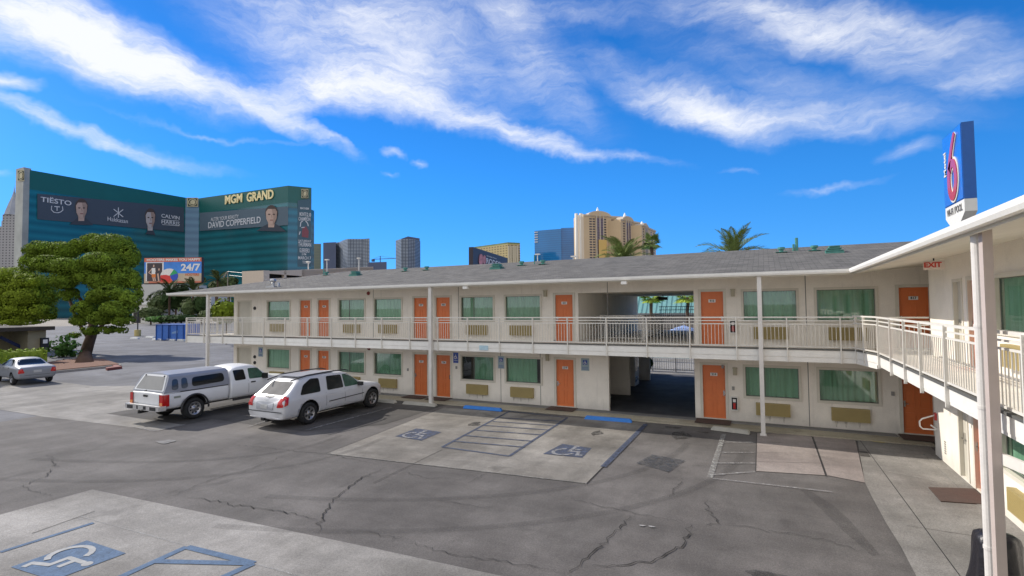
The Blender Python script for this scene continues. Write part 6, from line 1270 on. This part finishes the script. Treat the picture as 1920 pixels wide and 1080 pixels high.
b=MB(); b.extrude(q,-nn*1.5); b.build('panel',[mat('billboard_black',(.035,.028,.04),.5,var=.1)],t,recalc=True)
def bq2(u,px_,py_,o): 
    r=ray(px_,py_); P=q[0]+nn*o; tt_=P.dot(nn)/(r.dot(nn)) if False else (Vector((P.x,P.y,0)).dot(nn))/(r.x*nn.x+r.y*nn.y); return Vector((r.x*tt_,r.y*tt_,EYE+r.z*tt_))
b=MB(); 
for cx,rx in ((902,4.2),(908.5,2.6)): b.sheet([bq2(0,cx+rx*math.cos(a),487-(11 if cx<905 else 9)*math.sin(a),.1) for a in [i*math.pi/8 for i in range(16)]])
b.build('picture',[mat('pale_red_picture',(.55,.22,.22),.6,var=.4,scale=.6)],t)
P=bq2(0,926,493,.1); x0=bq2(0,913,492,.1); x1=bq2(0,940,496,.1); xx=x1-x0; ydir=Vector((0,0,1)); text('RODEO',2.6,whiteL,t,P,xv,(0,0,1),ext=.02,bold=.05,width=Vector((xx.x,xx.y,0)).length)
P=bq2(0,922,482.5,.1); text('NATIONAL FINALS',.6,whiteL,t,P,xv,(0,0,1),ext=.02,width=Vector((xx.x,xx.y,0)).length*.65)
b=MB(); r0=q[0]+xv*.3; b.box((r0.x-1,r0.y-1+2,0),(r0.x+1,r0.y+3,12)); b.build('pole',[black],t)
# beige towers with arched gables
sigA=mat('beige_tower_wall',(.56,.42,.26),.8,var=.06,scale=.03); sigP=mat('pale_pier',(.62,.53,.42),.8,var=.05); sigT=mat('pale_trim',(.52,.44,.34),.7); win=mat('tower_window',(.06,.05,.06),.25); winp=mat('purple_glass',(.13,.09,.13),.25,var=.2,scale=.3)
def beige_tower(label,xl,xm,xr,yl,ym,yr,z,ybase,k=1.):
    """xl,xr: left and right edges; xm: middle of the gable (pixels); z: wall height"""
    P=[G(xl,yl,z),G(xr,yr,z)]; f=[Vector((p.x,p.y)) for p in P]; d=f[1]-f[0]; W_=d.length; d=d/W_; n=Vector((-d.y,d.x)); 
    if n.dot(f[0])<0: n=-n
    t=hotel('beige_gabled_tower',label,f[0]); dep=32
    prism_part('wall',[f[0],f[1],f[1]+n*dep,f[0]+n*dep],0,z,[sigA],t)
    def hit(px_): r=ray(px_,540); den=r.x*n.x+r.y*n.y; tt_=f[0].dot(n)/den; p=Vector((r.x*tt_,r.y*tt_)); return (p-f[0]).dot(d)
    um=hit(xm)
    def P3(u,z_,o): p=f[0]+d*u-n*o; return Vector((p.x,p.y,z_))
    def qd(b,u0,u1,z0,z1,o): b.extrude([P3(u0,z0,o),P3(u1,z0,o),P3(u1,z1,o),P3(u0,z1,o)],(n*(o-.01)).to_3d() if o>.01 else (n*.1).to_3d())
    gw=min(um,W_-um)*.95*.55+6; gh=11.5*k
    b=MB(); arc=[P3(um+gw*math.cos(a),z-1+gh*math.sin(a)*.72,1.6) for a in np.linspace(0,math.pi,15)]; b.extrude(arc,(n*14).to_3d()); b.build('gable',[sigT],t,recalc=True)
    b=MB(); arc=[P3(um+gw*.86*math.cos(a),z-.8+gh*math.sin(a)*.56,1.9) for a in np.linspace(0,math.pi,15)]; b.extrude(arc,(n*.3).to_3d()); b.build('gable_panel',[sigA],t,recalc=True)
    b=MB(); b.lathe([(2.6,z+gh*.62),(2.2,z+gh*.82),(.2,z+gh*1.25)],tuple(P3(um,0,-5)),4); b.build('finial',[mat('white_finial',(.8,.82,.85),.4)],t)
    b=MB(); qd(b,-.6,W_+.6,z-2.0,z+.6,1.0); b.build('cornice',[sigT],t,recalc=True)
    b=MB(); qd(b,um-7,um-5.5,0,z+2,2.2); qd(b,um+5.5,um+7,0,z+2,2.2); qd(b,um-.9,um+.9,0,z+5,2.2); 
    b.build('gable_pier',[sigT],t,recalc=True)
    b=MB(); qd(b,um-5.4,um-.95,0,z-4,1.6); qd(b,um+.95,um+5.4,0,z-4,1.6); b.build('centre_glass',[winp],t,recalc=True)
    b=MB()
    for i in range(int(z/4)): 
        zz=z-7-i*4
        if zz<20: break
        qd(b,um-12.0,um-8,zz,zz+2.3,.3); qd(b,um+8,um+12,zz,zz+2.3,.3)
        for u in (um*.40+1, um+(W_-um)*.55, um+(W_-um)*.82):
            if abs(u-um)>14: qd(b,u-2.2,u+2.2,zz,zz+2.1,.3)
        qd(b,um-5.4,um+5.4,zz-.2,zz+.5,1.8)
    b.build('windows',[win],t,recalc=True); return t,P3,qd,W_
t,P3,qd,W_=beige_tower('nearest and tallest of the three beige gabled towers',1094,1126,1168,402.5,391,407,145,550)
# its left flank with pale rounded piers
fl=[G(1079,405.5,145),G(1094,402.5,145)]; fl=[Vector((p.x,p.y)) for p in fl]; c=bpy.data.objects[t.name]
prism_part('side_wall',[fl[0],fl[1],fl[1]+Vector((8,30)),fl[0]+Vector((-2,30))],0,146,[sigP],t)
b=MB(); 
for px_ in (1080.5,1089): q=G(px_,404,145); b.tube([(q.x,q.y,0),(q.x,q.y,148)],2.6,12)
b.build('round_pier',[mat('pale_round_pier',(.66,.62,.56),.7)],t,smooth=True)
b=MB(); q=G(1130,454,120); u0=None
b.extrude([P3(24,0,3.5),P3(38,0,3.5),P3(38,107,3.5),P3(24,107,3.5)],(0,1,0)); b.build('yellow_panel',[mat('yellow_panel',(.62,.42,.14),.8)],t,recalc=True)
beige_tower('middle one of the three beige gabled towers',1164,1179,1207,411,404,419,137,550,.9)
beige_tower('farthest of the three beige gabled towers, at the right behind the fan palm',1203,1212,1229,421.5,424,433,129,550,.6)
# ================================================================ pole sign
sg=thing('motel_pole_sign','tall blue pole sign with big red number six above the roof','pole sign',(9,33,0))
sb_=mat('sign_blue_face',(.008,.16,.62),.35,var=.04,scale=1.5,coat=.3); sb2=mat('sign_blue_side',(.006,.10,.38),.45,var=.05)
y0,y1,x0,x1=32.65,35.62,9.0,9.45+.75; z0,z1=9.02,12.85
x1=9.0+1.35
# side face width fixed from the photograph
P=WY(1828,300,32.65); x1=P.x+.02
b=MB(); b.box((x0,y0,z0),(x1,y1,z1)); b.build('cabinet',[sb2],sg)
b=MB(); b.box((x0-.03,y0+.05,z0+.05),(x0-.001,y1-.05,z1-.05)); b.build('face',[sb_],sg)
wsg=mat('sign_white',(.72,.70,.64),.5,var=.04)
b=MB(); b.box((x0,y0,z0-.62),(x1,y1,z0-.005)); ym=(y0+y1)/2; 
b.add([(x0,y0,z0-.62),(x0,y1,z0-.62),(x0,ym+.35,z0-1.35),(x0,ym-.35,z0-1.35),(x1,y0,z0-.62),(x1,y1,z0-.62),(x1,ym+.35,z0-1.35),(x1,ym-.35,z0-1.35)],[(0,1,2,3),(7,6,5,4),(0,4,5,1),(1,5,6,2),(2,6,7,3),(3,7,4,0)]); b.build('lower_cabinet',[wsg],sg,recalc=True)
b=MB(); b.box((x0+.02,ym-.33,0),(x1-.02,ym+.33,z0-1.34)); b.build('pole',[wsg],sg)
# the figure six: stroke outline built as thick tubes
def six(o,w,m,name):
    pts=[]
    yc=ym-.12; 
    path=[(-.62,3.45),(-.25,3.0),(.10,2.4),(.36,1.8),(.48,1.25),(.40,.70),(.12,.36),(-.22,.36),(-.52,.70),(-.66,1.2),(-.58,1.75),(-.30,2.08),(.05,2.02),(.32,1.75)]
    P=[Vector((x0-o,yc+a*1.0,z0+b_*1.02)) for a,b_ in path]
    # smooth
    for _ in range(2):
        Q=[P[0]]
        for i in range(len(P)-1): Q+= [P[i].lerp(P[i+1],.25),P[i].lerp(P[i+1],.75)]
        P=Q+[P[-1]]
    b=MB(); n_=len(P); L1=[];L2=[]
    for i,p in enumerate(P):
        dd=(P[min(i+1,n_-1)]-P[max(i-1,0)]).normalized(); nn_=Vector((0,-dd.z,dd.y)); ww=w*(.55+.45*min(1,i/(n_*.25))) ; L1.append(p-nn_*ww/2); L2.append(p+nn_*ww/2)
    for i in range(n_-1): b.extrude([L1[i],L1[i+1],L2[i+1],L2[i]],(.04,0,0))
    return b.build(name,[m],sg,recalc=True)
six(.075,.62,wsg,'numeral_outline'); six(.12,.42,mat('sign_red',(.52,.02,.035),.25,coat=.6,var=.05),'numeral')
text('Motel',.50,wsg,sg,(x0-.05,y1-.42,z0+2.3),(0,0,1),(0,1,0),ext=.01,bold=.012,width=1.3)
text('WI-FI / POOL',.50,mat('sign_dark_text',(.12,.11,.10),.6),sg,(x0-.012,ym,z0-.36),(0,-1,0),(0,0,1),ext=.005,bold=.012,width=2.4)
# ================================================================ beyond the breezeway
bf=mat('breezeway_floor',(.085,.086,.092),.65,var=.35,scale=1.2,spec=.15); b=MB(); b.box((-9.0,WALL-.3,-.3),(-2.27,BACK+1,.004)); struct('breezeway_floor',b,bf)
b=MB(); b.sheet([(-30,BACK+1,-.02),(14,BACK+1,-.02),(14,75,-.02),(-30,75,-.02)]); struct('pool_deck',b,concrete_light)
b=MB(); b.box((-16,40,-.03),(-5,48,-.01)); struct('pool_water',b,mat('pool_water',(.05,.45,.55),.05,var=.1))
t=thing('vending_machine','grey vending machine, the nearer of two in the dark lower breezeway','vending machine',(-6.4,23.6,0),group='vending machines')
def vend(t,x,y,c1):
    b=MB(); b.box((x-.8,y,.02),(x+.0,y+.9,1.75)); b.build('cabinet',[c1],t); b=MB(); b.box((x+.002,y+.1,.7),(x+.012,y+.55,1.6)); b.build('front_panel',[mm('vend_dark',(.03,.03,.035),.2)],t); b=MB(); b.box((x+.002,y+.62,.9),(x+.02,y+.8,1.35)); b.box((x+.002,y+.1,.2),(x+.02,y+.55,.45)); b.build('coin_panel',[chrome],t)
vend(t,-5.75,23.4,mat('vend_grey',(.22,.22,.23),.5)); t=thing('vending_machine','white ice machine, the farther of two in the dark lower breezeway','vending machine',(-6.3,25,0),group='vending machines'); vend(t,-5.75,25.2,white)
t=thing('laundry_cart','laundry cart with blue bag at the dark left side of the lower breezeway','cart',(-6.0,20.6,0)); b=MB(); b.box((-6.6,20.3,.12),(-5.75,21.0,.18)); b.tube([(-5.78,20.35,.1),(-5.78,20.35,1.7)],.02,6); b.tube([(-6.55,20.35,.1),(-6.55,20.35,1.7)],.02,6); b.build('frame',[chrome],t); b=MB(); b.box((-6.5,20.36,.2),(-5.82,20.95,1.0)); b.build('blue_bag',[mat('navy_cloth',(.01,.04,.20),.9,var=.3,scale=6)],t); b=MB(); b.box((-6.5,20.36,1.01),(-5.82,20.95,1.65)); b.build('brown_bag',[mat('brown_cloth',(.05,.025,.018),.9,var=.3,scale=6)],t); b=MB(); 
for xx in(-6.5,-5.82):
    for yy in (20.4,20.9): b.lathe([(.001,-.02),(.06,-.02),(.06,.02),(.001,.02)],(xx,yy,.06),10,axis='x')
b.build('castor',[black],t)
# ground floor fence and pot
t=thing('pool_fence','pale metal bar fence closing the far end of the lower breezeway','fence',(-4,31.8,0)); b=MB()
for i in range(62): x=-9+i*.13; b.box((x-.012,31.8,.05),(x+.012,31.82,1.9))
b.build('bars',[railp],t); b=MB(); b.box((-9,31.79,1.85),(-.9,31.83,1.9)); b.box((-9,31.79,.08),(-.9,31.83,.13)); b.box((-4.85,31.77,0),(-4.78,31.85,1.95)); b.box((-6.2,31.77,0),(-6.13,31.85,1.95)); b.build('rails',[railp],t)
bx=G(1215,697,0); t=thing('potted_shrub','dark potted shrub left of the pale fence in the lower breezeway','potted plant',(-6.3,30.2,0)); leaves('foliage',[(-6.3,30.2,.62,.45,.45,.5)],900,.14,dkgreen,t,77); b=MB(); b.lathe([(.001,.0),(.2,.0),(.28,.4),(.001,.4)],(-6.3,30.2,0.004),12); b.build('pot',[black],t)
# pool-side building with teal metal roof
t=thing('teal_roof_building','long building with ribbed pale teal metal roof beyond the pool','building',(-12,58,0))
zA=WY(1250,587,56).z; zB=zA+3.2
b=MB(); b.box((-40,56.5,0),(12,70,zA-.25)); b.build('wall',[mat('shaded_wall',(.30,.27,.25),.9,var=.1)],t)  # white wall, with the shade under the roof put into its colour
b=MB(); b.sheet([(-40,56,zA),(12,56,zA),(12,59,zB),(-40,59,zB)]); b.sheet([(-40,59,zB),(12,59,zB),(12,68,zB),(-40,68,zB)])
for i in range(105): x=-40+i*.5; b.bar((x,55.98,zA+.03),(x,58.98,zB+.03),.07,.06)
b.build('roof',[mat('teal_roof_metal',(.18,.38,.38),.5,var=.08,scale=1)],t); b=MB(); b.box((-40,55.9,zA-.22),(12,56.1,zA-.01)); b.build('fascia',[mat('grey_fascia',(.2,.2,.2),.7)],t)
# far wing windows under that roof, black balcony fence, umbrella, bench and hanging lamp
t=thing('black_fence','black metal picket fence across the far end of the upper breezeway','fence',(-4.3,29.2,F2)); b=MB()
for i in range(30): x=-5.2+i*.10; b.box((x-.008,29.2,F2+.05),(x+.008,29.215,F2+1.28))
b.build('pickets',[black],t); b=MB(); 
for z in (F2+.06,F2+1.1,F2+1.28): b.box((-5.25,29.19,z),(-2.24,29.225,z+.03))
b.build('rails',[black],t)
P=up(1282,612,41); t=thing('pool_umbrella','blue and white pool umbrella beyond the upper breezeway fence','umbrella',(P.x,P.y,0)); zt=up(1282,604,41).z
b=MB(); b.lathe([(.02,zt-.25),(.8,zt-.5),(1.5,zt-.85),(1.48,zt-.93)],(P.x,P.y,0),10); b.build('canopy',[mat('umbrella_blue',(.28,.38,.66),.8,var=.25,scale=1.5)],t); b=MB(); b.tube([(P.x,P.y,0),(P.x,P.y,zt)],.03,6); b.build('pole',[white],t)
t=thing('towel_bench','pale turquoise bench on the upper breezeway floor','bench',(-3.4,24,F2)); b=MB(); P=WY(1258,634,24);Q=WY(1296,645,24); b.box((P.x,23.9,Q.z+.0),(Q.x,24.5,P.z)); b.build('seat',[mat('turquoise',(.12,.45,.52),.5,var=.1)],t); b=MB()
for xx in (P.x+.05,Q.x-.1):
    for yy in (23.95,24.4): b.box((xx,yy,F2),(xx+.05,yy+.05,max(Q.z,F2+.02)))
b.build('leg',[white],t)
P=WY(1243,560,26); t=thing('hanging_sign','small black box sign hanging from the upper breezeway ceiling','sign',(P.x,26,P.z)); b=MB(); b.box((P.x-.22,25.97,P.z-.07),(P.x+.22,26.03,P.z+.08)); b.build('box',[black],t); b=MB(); b.tube([(P.x,26,P.z+.08),(P.x,26,4.44)],.012,6); b.build('stem',[black],t)
